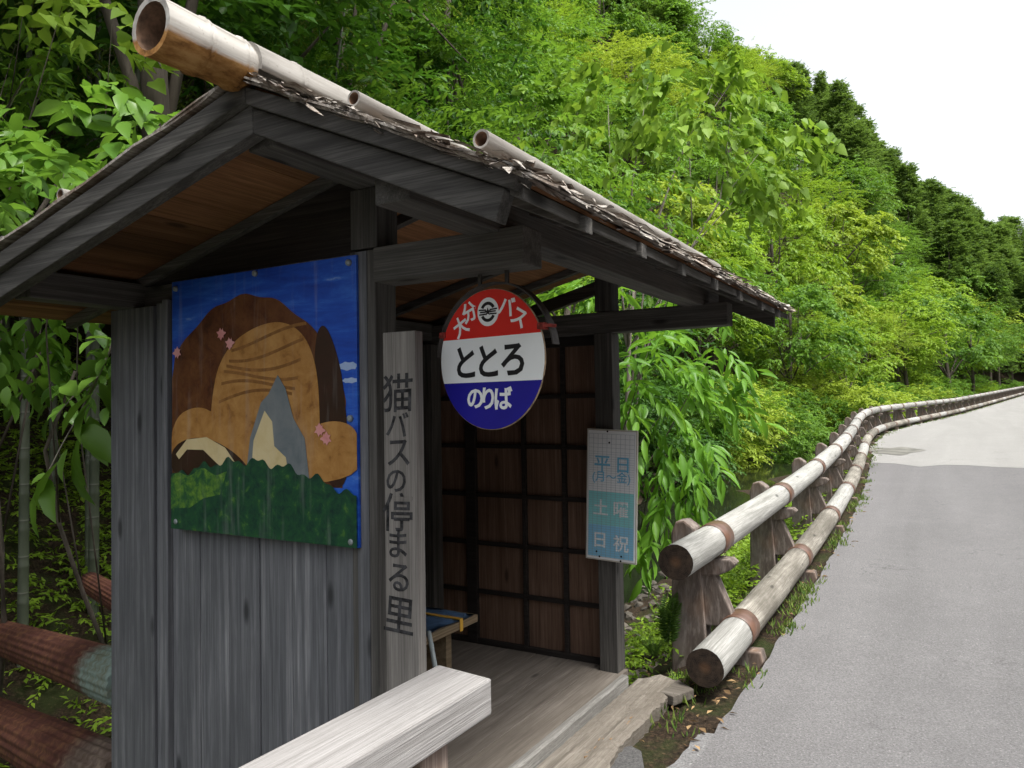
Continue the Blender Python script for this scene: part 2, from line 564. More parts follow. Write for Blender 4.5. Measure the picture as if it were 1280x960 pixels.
def roof_bamboo(name, ochre=True, k_=1.0):
    g = NG(name)
    f = g.noise(g.coord((26, 2, 26)), 1, 5, 0.65, 0.4)
    c = g.ramp(f, [(0.3, (0.22 * k_, 0.205 * k_, 0.185 * k_)), (0.55, (0.41 * k_, 0.39 * k_, 0.36 * k_)), (0.75, (0.56 * k_, 0.54 * k_, 0.51 * k_))])
    sp_ = g.noise(g.coord((60, 60, 60)), 1, 3, 0.7)
    c = g.mix(g.math('MULTIPLY', g.ramp(sp_, [(0.6, 0.0), (0.7, 1.0)]), 0.4), c, (0.16, 0.14, 0.12))
    if ochre:
        tc = g.n('ShaderNodeTexCoord')
        sx = g.n('ShaderNodeSeparateXYZ')
        g.l(tc.outputs['Object'], sx.inputs[0])
        edge = g.math('ADD', sx.outputs['Z'], g.math('MULTIPLY', g.math('SUBTRACT', g.noise(g.coord((30, 4, 30)), 1, 5, 0.7), 0.5), 0.035))
        under = g.ramp(g.math('ADD', g.math('MULTIPLY', edge, 10), 0.5), [(0.22, 1.0), (0.36, 0.0)])
        f3 = g.noise(g.coord((25, 9, 25), (3, 3, 3)), 1, 5, 0.7)
        oc = g.ramp(f3, [(0.34, (0.06, 0.03, 0.012)), (0.5, (0.27, 0.13, 0.04)), (0.66, (0.42, 0.24, 0.09))])
        c = g.mix(under, c, oc)
    return g.finish(c, 0.75, f, 0.4, 0.004, 0.15)


M['ridgebamboo'] = roof_bamboo('weathered_ridge_bamboo')
M['polebamboo'] = roof_bamboo('weathered_pole_bamboo', False, 0.72)
M['bamboohollow'] = plain('bamboo_hollow', (0.13, 0.075, 0.045), 0.85, 0.5, 30)


def barkroof():
    g = NG('cedar_bark_roofing')
    f = g.noise(g.coord((60, 5, 60)), 1, 6, 0.75, 0.6)
    c = g.ramp(f, [(0.3, (0.07, 0.055, 0.045)), (0.46, (0.28, 0.25, 0.22)), (0.64, (0.55, 0.52, 0.48))])
    f2 = g.noise(g.coord((6, 6, 6)), 1, 4, 0.6)
    c = g.mix(g.ramp(f2, [(0.45, 0.0), (0.62, 0.6)]), c, (0.16, 0.1, 0.065))
    return g.finish(c, 0.9, f, 0.9, 0.01, 0.2)


M['barkroof'] = barkroof()


def rust_pipe(teal):
    g = NG('rusty_corrugated_steel')
    f = g.noise(g.coord((2.2, 2.2, 2.2)), 1, 7, 0.72, 0.4)
    f2 = g.noise(g.coord((14, 14, 14)), 1, 5, 0.7)
    r_ = g.ramp(f2, [(0.3, (0.04, 0.014, 0.012)), (0.5, (0.085, 0.032, 0.023)), (0.7, (0.17, 0.085, 0.04))])
    tc = g.n('ShaderNodeTexCoord')
    sx = g.n('ShaderNodeSeparateXYZ')
    g.l(tc.outputs['Object'], sx.inputs[0])
    pos = g.math('MULTIPLY', g.math('ADD', sx.outputs['X'], 3.86), 1.3)
    e_ = g.math('ADD', g.math('MAXIMUM', pos, g.math('MULTIPLY', g.math('SUBTRACT', f, 0.72), 2.0)), g.math('MULTIPLY', g.math('SUBTRACT', f2, 0.5), 0.5))
    moss = g.ramp(f2, [(0.35, (0.11, 0.12, 0.08)), (0.6, (0.16, 0.24, 0.22))])
    c = g.mix(g.math('MULTIPLY', g.ramp(e_, [(0.0, 0.0), (0.3, 1.0)]), teal if teal else 0.25), r_, moss)
    return g.finish(c, 0.75, f2, 0.3, 0.005, 0.25)


M['rust'] = rust_pipe(0.0)
M['rustteal'] = rust_pipe(0.85)

# ------------------------------------------------------------------ the lie of the land
_py = np.array([-40, 3, 4.04, 4.83, 7.33, 9.83, 12.33, 14.83, 17.33, 19.83, 22.6, 26, 30, 34.8, 44.5, 55, 87, 100, 120, 140, 170, 220])
_px = np.array([-1.2, -1.2, -1.2, -1.21, -1.27, -1.33, -1.45, -1.58, -1.78, -1.98, -2.12, -2.08, -1.76, -1.07, -0.1, 1.35, 5.35, 9, 17, 30, 58, 120])
_pz = np.array([0, 0, 0, 0.0, 0.02, 0.09, 0.145, 0.225, 0.29, 0.41, 0.5, 0.55, 0.59, 0.66, 0.76, 1.03, 1.81, 2.2, 2.9, 3.7, 5, 7])
_dd = np.array([-60, -8, -6, -3.5, 0.12, 0.35, 0.8, 1.6, 2.4, 3.2, 5, 6.5, 9, 14, 20, 30, 45, 70, 120])
_dz = np.array([40, 5, 1.0, 0, 0, -0.08, -0.38, -0.9, -1.3, -1.5, -1.5, -0.7, 1.2, 6.8, 14.5, 23, 28, 30, 30])


def smooth_interp(x, xp, fp):
    return (np.interp(x - 1.0, xp, fp) + 2 * np.interp(x, xp, fp) + np.interp(x + 1.0, xp, fp)) / 4


def x_edge(y):
    y = np.asarray(y, float)
    w = np.clip((y - 6) / 8, 0.15, 1.0) * 3.2
    return sum(c * np.interp(y + o * w, _py, _px) for o, c in ((-1, 0.12), (-0.66, 0.15), (-0.33, 0.15), (0, 0.16), (0.33, 0.15), (0.66, 0.15), (1, 0.12)))
def z_road(y): return smooth_interp(np.asarray(y, float), _py, _pz)


def hump(x, y):
    return (np.sin(x * 1.3 + y * 0.7) * np.cos(y * 1.1 - x * 0.4) + 0.5 * np.sin(x * 2.9 + 1) * np.sin(y * 2.3))


def ground(x, y):
    d = x_edge(y) - x
    dz = np.interp(d, _dd, _dz)
    k = np.interp(y, [14, 40, 60, 80, 95, 110, 150], [1.0, 1.15, 1.35, 1.7, 1.45, 0.8, 0.5])
    dz = np.where(d > 6.5, (dz + 0.7) * (1 + (k - 1) * np.clip((d - 6.5) / 6, 0, 1)) - 0.7, dz)
    z = z_road(y) + dz
    w = np.clip((d - 0.5) / 2, 0, 1)
    return z + w * 0.13 * hump(x, y)


ys = np.concatenate([np.arange(-30, -4, 1.5), np.arange(-4, 12, 0.2), np.arange(12, 40, 0.7), np.arange(40, 221, 3.0)])
ds = np.concatenate([np.arange(-60, -8, 6.0), np.arange(-8, -3.6, 1.0), [-3.6, -2.4, -1.2, 0.0, 0.1], np.arange(0.25, 8, 0.2), np.arange(8, 20, 0.8), np.arange(20, 121, 5.0)])
Y, D = np.meshgrid(ys, ds, indexing='ij')
X = x_edge(Y) - D
Z = ground(X, Y) - 0.03 * (D < 0.11)
nyy, ndd = Y.shape
V = np.stack([X, Y, Z], -1).reshape(-1, 3)
idx = np.arange(nyy * ndd).reshape(nyy, ndd)
Q = np.stack([idx[:-1, :-1], idx[1:, :-1], idx[1:, 1:], idx[:-1, 1:]], -1).reshape(-1, 4)
tag(link('ground', mesh_np('ground', V, Q, smooth=True), M['soil']), kind='structure')


def strip(name, y0, y1, dl, dr, lift, mat, ragged=0.0, step=0.25):
    yy = np.arange(y0, y1 + 1e-6, step)
    dd = np.linspace(dl, dr, 9)
    YY, DD = np.meshgrid(yy, dd, indexing='ij')
    if ragged:
        DD[:, 0] += ragged * (np.sin(yy * 5.1) * 0.5 + np.sin(yy * 13.7 + 1) * 0.35 + rng.normal(0, 0.3, len(yy)))
    if y0 > 10: YY[0, :] += 0.25 * np.sin(np.arange(9) * 2.1) + rng.normal(0, 0.12, 9)
    XX = x_edge(YY) - DD
    ZZ = z_road(YY) + lift
    v = np.stack([XX, YY, ZZ], -1).reshape(-1, 3)
    i = np.arange(YY.size).reshape(YY.shape)
    q = np.stack([i[:-1, :-1], i[:-1, 1:], i[1:, 1:], i[1:, :-1]], -1).reshape(-1, 4)
    return tag(link(name, mesh_np(name, v, q, smooth=True), mat), kind='structure')


strip('road', -12, 17.5, -0.16, -3.6, 0.012, M['asphalt'], 0.012, 0.1)
strip('road', 16.7, 200, -0.16, -3.6, 0.016, M['concrete'], 0.05, 0.5)
# dark damp patch on the pale road surface
mb = MB()
c0 = at(1118, 566, 17.2)
pts = [(c0.x + 0.55 * math.cos(a) * (1 + 0.25 * math.sin(3 * a)), c0.y + 0.8 * math.sin(a) * (1 + 0.2 * math.cos(5 * a))) for a in np.linspace(0, 6.28, 26)[:-1]]
vv = [mb.bm.verts.new((x, y, float(z_road(y)) + 0.0215)) for x, y in pts]
mb.bm.faces.new(vv)
tag(mb.build('road_patch', plain('damp_patch', (0.16, 0.15, 0.14), 0.4, 0.4, 3)), kind='structure')
# broken concrete margin between road and the shelter
mb = MB()
kp = [(-1.13, y_) for y_ in np.arange(-2, 2.5, 0.1)] + [(-1.13 + 0.02 * (y_ - 2.5), y_) for y_ in np.arange(2.5, 3.6, 0.06)]
kq = [(-0.97 - 0.05 * max(0, y_ - 2.8), y_) for y_ in np.arange(3.6, -2, -0.06)]
kp = [(x_ + random.uniform(-0.012, 0.012), y_) for x_, y_ in kp + kq]
mb.prism(kp, -0.1, 0.0085, 'z', 0)
tag(mb.build('kerb', M['kerbgrit']), kind='structure')
mb = MB()
pv = [(-1.45, 0.2), (-1.45, 3.05), (-1.4, 3.2), (-1.34, 3.3), (-1.27, 3.27), (-1.2, 3.12), (-1.16, 2.8)] + [(-1.134, y_) for y_ in np.arange(2.6, 0.2, -0.3)]
mb.prism([(x_ + random.uniform(-0.015, 0.0), y_) for x_, y_ in pv], -0.2, 0.004, 'z', 0)
tag(mb.build('pavement', asphalt('old_dark_asphalt', (0.035, 0.034, 0.034), (0.13, 0.128, 0.128))), kind='structure')

# stream
yy = np.arange(-20, 60, 0.8)
lx = x_edge(yy) - 2.1
rx = x_edge(yy) - 6.4
zz = np.maximum.accumulate(z_road(yy)) - 1.32
v = np.concatenate([np.stack([lx, yy, zz], -1), np.stack([rx, yy, zz], -1)])
n = len(yy)
q = np.stack([np.arange(n - 1), np.arange(1, n), np.arange(1, n) + n, np.arange(n - 1) + n], -1)
tag(link('water', mesh_np('water', v, q), M['water']), kind='structure')

# ------------------------------------------------------------------ the bus shelter
zc = lambda z: z + H                        # heights measured from the eye
sh = empty('bus_shelter', (-2.28, 2.88, 0), 'small dark timber bus shelter with bamboo ridged bark roof beside the road', 'bus shelter')


def part(name, mat, *boxes, bev=0.004, parent=sh):
    m = MB()
    for b in boxes: m.box(*b, bev=bev)
    return m.build(name, mat, parent)


# rafters under the right slope, underside z = under(x)
RX, SR, SL = -1.6, 0.47, 0.245
under = lambda x: zc(0.805 - (SR * (x - RX) if x > RX else -SL * (x - RX)))
# floor
m = MB()
xx = [-2.95, -2.77, -2.57, -2.37, -2.17, -1.97, -1.775, -1.6]
for a, b in zip(xx[:-1], xx[1:]):
    m.box(a + 0.0015, b - 0.0015, 1.83, 3.925, 0.085, 0.12 - random.random() * 0.002, 0.003)
m.build('floor', M['floor'], sh)
# worn sill board at the open side
m = MB()
yy = np.linspace(1.83, 3.83, 60)
pr = []
for i, y in enumerate(yy):
    w = 0.006 * math.sin(y * 9) + 0.007 * math.sin(y * 23 + 1) + random.uniform(-0.004, 0.004)
    pr.append([m.bm.verts.new(p) for p in ((-1.5995, y, 0.121), (-1.578 + w * 0.6, y, 0.1205), (-1.568 + w * 0.5, y, 0.11 + w * 0.4), (-1.565, y, -0.02), (-1.5995, y, -0.02))])
for i in range(len(pr) - 1):
    for k in range(5):
        m.bm.faces.new((pr[i][k], pr[i][(k + 1) % 5], pr[i + 1][(k + 1) % 5], pr[i + 1][k]))
m.bm.faces.new(pr[0][::-1]); m.bm.faces.new(pr[-1])
bmesh.ops.recalc_face_normals(m.bm, faces=m.bm.faces)
m.build('sill', M['sill'], sh)

# posts
part('post', M['beam_z'], (-1.686, -1.58, 1.842, 1.945, 0.0, zc(0.5)))
part('post', M['beam_z'], (-1.728, -1.623, 3.83, 3.935, -0.1, zc(0.385)))
part('post', M['beam_z'], (-2.96, -2.815, 3.8, 3.9, -0.3, zc(0.385)))
part('post', M['grey_z'], (-2.978, -2.70, 1.838, 1.94, -0.3, zc(0.41)))
part('post', M['beam_z'], (-1.675, -1.566, 1.836, 1.94, zc(0.505), zc(0.697)))      # king post
part('post', M['beam_z'], (-1.72, -1.62, 3.832, 3.935, zc(0.505), zc(0.697)))
# front wall of upright boards
part('wall_strip', M['grey_z'], (-2.698, -2.655, 1.85, 1.9, 0.0, zc(0.42)))
part('wall_strip', M['grey_z'], (-2.653, -2.622, 1.843, 1.9, 0.0, zc(0.43)))
part('wall_strip', M['grey_z'], (-1.66, -1.612, 1.8385, 1.8418, 0.0, zc(0.498)), bev=0.001)
m = MB()
xb = [-2.62, -2.46, -2.3, -2.14, -1.98, -1.82, -1.688]
for a, b in zip(xb[:-1], xb[1:]):
    o = random.uniform(0, 0.004)
    m.box(a + 0.0015, b - 0.0015, 1.862 + o, 1.885, 0.0, zc(0.5), 0.004)
m.build('front_wall', M['grey_z'], sh)
part('wall_beam', M['beam_x'], (-2.98, -1.69, 1.89, 1.94, zc(0.40), zc(0.50)))
m = MB()
m.prism([(-2.97, zc(0.501)), (-1.68, zc(0.501)), (-1.68, under(-1.68) - 0.002), (-2.97, under(-2.97) - 0.002)], 1.905, 1.925, 'y')
m.build('gable_shade_panel', M['lattice'], sh)  # added dark sheet, stands in for the shade inside the gable
# side wall away from the road
m = MB()
for i in range(10):
    y0 = 1.945 + i * 0.186
    m.box(-2.97, -2.945, y0 + 0.001, y0 + 0.184, 0.0, zc(0.40), 0.003)
m.build('side_wall', M['beam_z'], sh)
# back wall: brown panels behind a dark lattice
m = MB()
bx = [-2.81, -2.63, -2.28, -1.985, -1.73]
cols = [at_y(p, 700, 3.93).x for p in (598, 657, 707.5)]
edges = [-2.945] + [cols[0] - 0.05] + cols[1:] + [-1.73]
for i, (a, b) in enumerate(zip(edges[:-1], edges[1:])):
    m = MB()
    m.box(a + 0.002, b - 0.002, 3.945 + i * 0.001, 3.965, 0.1, zc(0.40), 0.0)
    m.build('wall_panel', M['panel'], sh)
m = MB()
rows = [at_y(658, p, 3.925).z for p in (433, 496.5, 558.5, 621.5, 684, 746.5)]
for z in rows:
    m.box(-2.945, -1.73, 3.922, 3.944, z - 0.0125, z + 0.0125, 0.002)
m.box(-2.945, -1.73, 3.915, 3.944, 0.1, 0.15, 0.003)
m.box(-2.945, -1.73, 3.915, 3.944, zc(0.33), zc(0.40), 0.003)
for c in cols[1:]:
    m.box(c - 0.0125, c + 0.0125, 3.919, 3.944, 0.12, zc(0.39), 0.002)
m.box(cols[0] - 0.075, cols[0] - 0.005, 3.912, 3.944, 0.12, zc(0.39), 0.003)
m.build('lattice', M['lattice'], sh)
# tie beams reaching out over the open side
part('tie_beam', M['beam_x'], (-1.5795, -1.035, 1.833, 1.942, zc(0.393), zc(0.503)), bev=0.005)
part('tie_beam', M['beam_x'], (-2.98, -0.995, 3.828, 3.937, zc(0.387), zc(0.502)), bev=0.005)
# purlins along the roof
part('purlin', M['beam_y'], (-1.22, -1.113, 1.425, 4.12, zc(0.493), zc(0.598)), bev=0.005)
part('purlin', M['beam_y'], (-1.652, -1.548, 1.41, 4.12, zc(0.699), zc(0.806)), bev=0.005)
part('purlin', M['beam_y'], (-2.935, -2.83, 1.45, 4.12, zc(0.41), zc(0.512)), bev=0.005)
EAVE, LEAVE = -0.77, -3.4


def slope_board(x0, x1, y0, y1, lo, hi, name, mat, bev=0.003, parent=sh):
    m = MB()
    pts = []
    for x in (x0, x1):
        for y in (y0, y1):
            for dz in (lo, hi):
                pts.append((x, y, under(x) + dz))
    m.hexa(pts, bev)
    return m.build(name, mat, parent)


for i, y in enumerate((1.66, 2.03, 2.39, 2.77, 3.14, 3.52, 3.9)):
    slope_board(RX + 0.004, EAVE + 0.015, y - 0.02, y + 0.02, 0.0, 0.04, 'rafter', M['beam_x'])
for i, y in enumerate((1.9, 2.4, 2.9, 3.4, 3.9)):
    slope_board(LEAVE + 0.02, RX - 0.004, y - 0.02, y + 0.02, 0.0, 0.04, 'rafter', M['beam_x'])
# sheathing, boards running along the ridge, seen from below
xs = np.linspace(RX + 0.002, EAVE, 8)
m = MB()
for a, b in zip(xs[:-1], xs[1:]):
    o = random.uniform(0, 0.004)
    m.hexa([(x, y, under(x) + dz + o) for x in (a + 0.0015, b - 0.0015) for y in (1.37, 4.15) for dz in (0.0405, 0.052)])
m.build('roof_boards', M['soffit'], sh)
for a, b in zip(np.linspace(LEAVE, RX - 0.002, 13)[:-1], np.linspace(LEAVE, RX - 0.002, 13)[1:]):
    m = MB()
    o = random.uniform(0, 0.004)
    m.hexa([(x, y, under(x) + dz + o) for x in (a + 0.0015, b - 0.0015) for y in (1.37, 4.15) for dz in (0.0405, 0.052)])
    m.build('soffit_board', M['soffit'], sh)
# eave edge board
slope_board(EAVE - 0.035, EAVE, 1.37, 4.2, 0.012, 0.04, 'eave_board', M['beam_y'])

# barge boards: a lower one and a lip above it, on both slopes, front and back
def barge(x0, x1, lo, hi, y0, y1, mat, rake=0.0):
    m = MB()
    ap = zc(0.722)
    f = lambda x: ap - (0.452 * (x + 1.575) if x > -1.575 else -0.253 * (x + 1.575))
    pts = []
    for x in (x0, x1):
        for y in (y0, y1):
            for k, dz in enumerate((lo, hi)):
                xx_ = x + (rake * dz if x == max(x0, x1, key=lambda q: abs(q + 1.575)) else 0)
                pts.append((xx_, y, f(x) + dz + (0 if rake == 0 or xx_ == x else 0)))
    m.hexa(pts, 0.004)
    return m.build('barge_board', mat, sh)


barge(-1.575, -0.835, 0.0, 0.068, 1.36, 1.405, M['barge'], 0.35)
barge(-1.577, -3.35, 0.0, 0.08, 1.36, 1.405, M['barge'])
barge(-1.575, -0.805, 0.069, 0.115, 1.335, 1.405, M['beam_x'], 0.4)
barge(-1.577, -3.4, 0.081, 0.135, 1.335, 1.405, M['beam_x'])
barge(-1.575, -0.835, 0.0, 0.068, 4.15, 4.19, M['beam_x'])
barge(-1.577, -3.35, 0.0, 0.08, 4.15, 4.19, M['beam_x'])
# right-hand barge end seen under the eave at the far side
# cedar bark roofing, ragged sheets
def bark_sheet(xa, xb, ya, yb, lift, th, wav, name='bark_layer'):
    nx, ny = 14, 64
    top, bot = [], []
    m = MB()
    xs_ = np.linspace(xa, xb, nx)
    ys_ = np.linspace(ya, yb, ny)
    jag = [random.uniform(-1, 1) for _ in range(ny)]
    jag2 = [random.uniform(-1, 1) for _ in range(nx)]
    ph = random.uniform(0, 6)
    T, B = [], []
    for j, y in enumerate(ys_):
        rt, rb = [], []
        for i, x in enumerate(xs_):
            X_, Y_ = x, y
            if i == nx - 1: X_ += jag[j] * 0.014 * (1 if xb > xa else -1)
            if j == 0: Y_ += jag2[i] * 0.008
            if j == ny - 1: Y_ += jag2[i] * 0.012
            h = wav * (math.sin(y * 11 + ph) * 0.4 + math.sin(x * 17 + ph * 2) * 0.5 + random.uniform(-0.5, 0.5))
            z = under(X_) + lift + h
            rt.append(m.bm.verts.new((X_, Y_, z + th)))
            rb.append(m.bm.verts.new((X_, Y_, z)))
        T.append(rt); B.append(rb)
    for j in range(ny - 1):
        for i in range(nx - 1):
            m.bm.faces.new((T[j][i], T[j][i + 1], T[j + 1][i + 1], T[j + 1][i]))
            m.bm.faces.new((B[j][i], B[j + 1][i], B[j + 1][i + 1], B[j][i + 1]))
    for j in range(ny - 1):
        m.bm.faces.new((T[j][nx - 1], B[j][nx - 1], B[j + 1][nx - 1], T[j + 1][nx - 1]))
        m.bm.faces.new((T[j][0], T[j + 1][0], B[j + 1][0], B[j][0]))
    for i in range(nx - 1):
        m.bm.faces.new((T[0][i], B[0][i], B[0][i + 1], T[0][i + 1]))
        m.bm.faces.new((T[ny - 1][i], T[ny - 1][i + 1], B[ny - 1][i + 1], B[ny - 1][i]))
    bmesh.ops.recalc_face_normals(m.bm, faces=m.bm.faces)
    return m.build(name, M['barkroof'], sh)


bark_sheet(RX + 0.01, EAVE + 0.012, 1.325, 4.2, 0.055, 0.006, 0.004)
bark_sheet(RX + 0.01, EAVE + 0.03, 1.315, 4.23, 0.062, 0.006, 0.005)
bark_sheet(RX + 0.01, EAVE - 0.2, 1.33, 4.21, 0.069, 0.005, 0.004)
bark_sheet(RX + 0.01, EAVE + 0.022, 1.34, 4.22, 0.072, 0.004, 0.005)
bark_sheet(RX - 0.01, LEAVE - 0.01, 1.32, 4.2, 0.055, 0.008, 0.003)
bark_sheet(RX - 0.01, LEAVE - 0.02, 1.33, 4.21, 0.065, 0.005, 0.004)
# torn strips of bark hanging along the eave and the front edge
m = MB()
for i in range(620):
    if random.random() < 0.78:
        p = Vector((EAVE + random.uniform(-0.1, 0.035), random.uniform(1.33, 4.22), 0))
        d = Vector((random.uniform(-0.3, 1), random.uniform(-1.3, 1.3), 0)).normalized()
    else:
        p = Vector((random.uniform(RX + 0.05, EAVE), random.uniform(1.31, 1.36), 0))
        d = Vector((random.uniform(-1, 1), random.uniform(-0.5, 0.2), 0)).normalized()
    p.z = under(p.x) + random.uniform(0.05, 0.088)
    d.z = -SR * d.x + random.uniform(-0.22, 0.12)
    ln, w = random.uniform(0.02, 0.1), random.uniform(0.002, 0.013)
    sd_ = d.cross(Vector((0, 0, 1))).normalized() * w
    e = p + d * ln
    md = p + d * ln * 0.5 + Vector((0, 0, random.uniform(-0.006, 0.008)))
    t_ = Vector((0, 0, 0.002))
    a = [m.bm.verts.new(q_) for q_ in (p - sd_, p + sd_, md + sd_ * 0.9, md - sd_ * 0.9, e)]
    m.bm.faces.new((a[0], a[1], a[2], a[3])); m.bm.faces.new((a[3], a[2], a[4]))
    b = [m.bm.verts.new(q_) for q_ in (p - sd_ + t_, p + sd_ + t_, md + sd_ * 0.9 + t_, md - sd_ * 0.9 + t_)]
    m.bm.faces.new((b[3], b[2], b[1], b[0])); m.bm.faces.new((b[2], b[3], a[4]))
    m.bm.faces.new((a[0], b[0], b[1], a[1]))
o = m.build('bark_fringe', M['barkroof'], sh)
o['kind'] = 'stuff'


# bamboo on the roof
def bamboo_pole(p0, p1, r, nodes, name, mat, wall=0.25, hollow=True):
    p0, p1 = Vector(p0), Vector(p1)
    ax = p1 - p0
    Ln = ax.length
    prof = [0.0]
    t = 0.0
    rr = [1.0]
    pts, rad = [], []
    t = random.uniform(0.1, 0.25)
    marks = []
    while t < Ln:
        marks.append(t); t += nodes * random.uniform(0.85, 1.15)
    stops = sorted([(0, 1.0), (Ln, 0.9)] + [(mk + e, k) for mk in marks for e, k in ((-0.012, 1.0), (-0.004, 1.07), (0.003, 0.97), (0.008, 1.05), (0.02, 1.0)) if 0 < mk + e < Ln])
    m = MB()
    for s_, k in stops:
        pts.append(p0 + ax * (s_ / Ln)); rad.append(r * k * (1 - 0.08 * s_ / Ln))
    # hollow start: inner bore then the outer skin
    bore = [p0 + ax * (0.09 / Ln), p0 + ax * (0.0005 / Ln)]
    m.tube(pts, rad, 20, cap=False, mat=0)
    m.tube(bore, [r * (1 - wall)] * 2, 20, cap=False, mat=1)
    m.bm.verts.ensure_lookup_table()
    a = np.linspace(0, 2 * math.pi, 21)[:-1]
    # end ring and inner bulkhead
    ends = [v for v in m.bm.verts if (v.co - p0).dot(ax.normalized()) < 0.0008]
    outer = sorted([v for v in ends if (v.co - p0).length > r * (1 - wall) * 1.08], key=lambda v: math.atan2((v.co - p0).z, (v.co - p0).x))
    inner = sorted([v for v in ends if (v.co - p0).length <= r * (1 - wall) * 1.08], key=lambda v: math.atan2((v.co - p0).z, (v.co - p0).x))
    if len(outer) == len(inner):
        k = len(outer)
        for i in range(k):
            f = m.bm.faces.new((outer[i], outer[(i + 1) % k], inner[(i + 1) % k], inner[i]))
            f.material_index = 0
    deep = sorted([v for v in m.bm.verts if abs((v.co - p0).dot(ax.normalized()) - 0.09) < 0.0005 and (v.co - bore[0]).length < r * (1 - wall) * 1.05], key=lambda v: math.atan2((v.co - p0).z, (v.co - p0).x))
    if len(deep) == 20:
        f = m.bm.faces.new(deep); f.material_index = 1
    bmesh.ops.recalc_face_normals(m.bm, faces=m.bm.faces)
    for v in m.bm.verts: v.co -= p0
    o = m.build(name, [mat, M['bamboohollow']], sh)
    o.matrix_parent_inverse = Matrix.Translation(p0 - Vector(sh.location))
    return o


zr = zc(0.897)
bamboo_pole((-1.6, 1.085, zr), (-1.6, 1.352, zr - 0.001), 0.071, 0.11, 'ridge_bamboo', M['ridgebamboo'], 0.2)
# upper half shell along the ridge
m = MB()
stops = [1.352]
y = 1.352
prof = [(1.352, 1.0)]
for mk in np.arange(1.5, 4.25, 0.27):
    prof += [(mk - 0.012, 1.0), (mk - 0.003, 1.05), (mk + 0.004, 0.97), (mk + 0.012, 1.03), (mk + 0.025, 1.0)]
prof.append((4.3, 0.98))
rings = []
for y, k in prof:
    ro, ri = 0.0705 * k, 0.056
    ang = np.linspace(R(-14), R(194), 19)
    rings.append([m.bm.verts.new((ro * math.cos(a), y, ro * math.sin(a))) for a in ang] + [m.bm.verts.new((ri * math.cos(a), y, ri * math.sin(a))) for a in ang[::-1]])
nn = len(rings[0])
for a_, b_ in zip(rings[:-1], rings[1:]):
    for k in range(nn):
        f = m.bm.faces.new((a_[k], a_[(k + 1) % nn], b_[(k + 1) % nn], b_[k])); f.smooth = True
m.bm.faces.new(rings[0]); m.bm.faces.new(rings[-1][::-1])
bmesh.ops.recalc_face_normals(m.bm, faces=m.bm.faces)
o = m.build('ridge_cap', M['polebamboo'], sh)
o.matrix_parent_inverse = Matrix.Translation(Vector((-1.6, 0, zr)) - Vector(sh.location))
rt = lambda x: under(x) + 0.122
bamboo_pole((-1.25, 1.386, zc(0.752)), (-1.25, 4.2, zc(0.735)), 0.02, 0.3, 'bamboo_pole', M['polebamboo'])
bamboo_pole((-0.9, 1.41, zc(0.592)), (-0.87, 3.2, zc(0.566)), 0.022, 0.33, 'bamboo_pole', M['polebamboo'])
for px_, py_, X_ in ((75, 243, -2.46), (2, 302, -2.86)):
    p = at_x(px_, py_, X_)
    bamboo_pole((p.x, p.y, p.z), (p.x, 4.2, p.z + 0.01), 0.02, 0.3, 'bamboo_pole', M['polebamboo'])

# ------------------------------------------------------------------ painted board (a plain landscape)
def painted(name, base, spots, scale, lo=0.45, hi=0.62, streak=False):
    g = NG(name)
    f = g.noise(g.coord((1, 1, 1) if not streak else (1.2, 1, 7)), scale, 6, 0.7, 0.4)
    c = g.ramp(f, [(0.28, base)] + [(lo + (hi - lo) * i / max(1, len(spots) - 1), s_) for i, s_ in enumerate(spots)])
    w = g.noise(g.coord((30, 30, 2.5)), 1, 4, 0.6)
    c = g.mix(g.math('MULTIPLY', g.ramp(w, [(0.55, 0.0), (0.72, 1.0)]), 0.14), c, (0.4, 0.4, 0.4))
    return g.finish(c, 0.42, f, 0.05, 0.003, 0.35)


PX0, PX1, PZ0, PZ1, PY = -2.567, -1.644, zc(-0.443), zc(0.487), 1.826
pt = empty('painted_board', ((PX0 + PX1) / 2, PY, PZ0), 'square painted board of brown hills and green bushes under blue sky on the grey wall', 'painting')
mp_ = {
    'sky': painted('painted_blue_sky', (0.008, 0.04, 0.3), [(0.012, 0.075, 0.45), (0.03, 0.13, 0.55), (0.3, 0.42, 0.62)], 3.0, 0.5, 0.78, True),
    'brown': painted('painted_brown', (0.035, 0.01, 0.004), [(0.085, 0.026, 0.009), (0.15, 0.06, 0.02)], 14, 0.42, 0.7),
    'dark': painted('painted_dark_brown', (0.02, 0.009, 0.006), [(0.03, 0.014, 0.008), (0.04, 0.016, 0.01)], 6),
    'ochre': painted('painted_ochre', (0.2, 0.08, 0.02), [(0.34, 0.165, 0.045), (0.46, 0.25, 0.08)], 15, 0.42, 0.7),
    'cream': painted('painted_cream', (0.5, 0.4, 0.2), [(0.58, 0.47, 0.25), (0.62, 0.52, 0.3)], 9),
    'grey': painted('painted_grey', (0.1, 0.125, 0.14), [(0.14, 0.165, 0.18), (0.17, 0.19, 0.2)], 9),
    'pink': painted('painted_pink', (0.55, 0.2, 0.2), [(0.62, 0.27, 0.26), (0.66, 0.34, 0.33)], 12),
    'stratum': painted('painted_stratum_brown', (0.15, 0.06, 0.016), [(0.2, 0.09, 0.025), (0.28, 0.13, 0.04)], 14),
    'bushlight': painted('painted_light_bushes', (0.01, 0.06, 0.03), [(0.02, 0.09, 0.03), (0.09, 0.2, 0.03), (0.2, 0.32, 0.05)], 26, 0.42, 0.7),
    'cloud': painted('painted_cloud_white', (0.2, 0.32, 0.6), [(0.3, 0.42, 0.66), (0.4, 0.5, 0.7)], 12),
    'bush': painted('painted_bushes', (0.004, 0.022, 0.02), [(0.008, 0.045, 0.028), (0.014, 0.075, 0.03), (0.1, 0.2, 0.03)], 22, 0.42, 0.74),
}
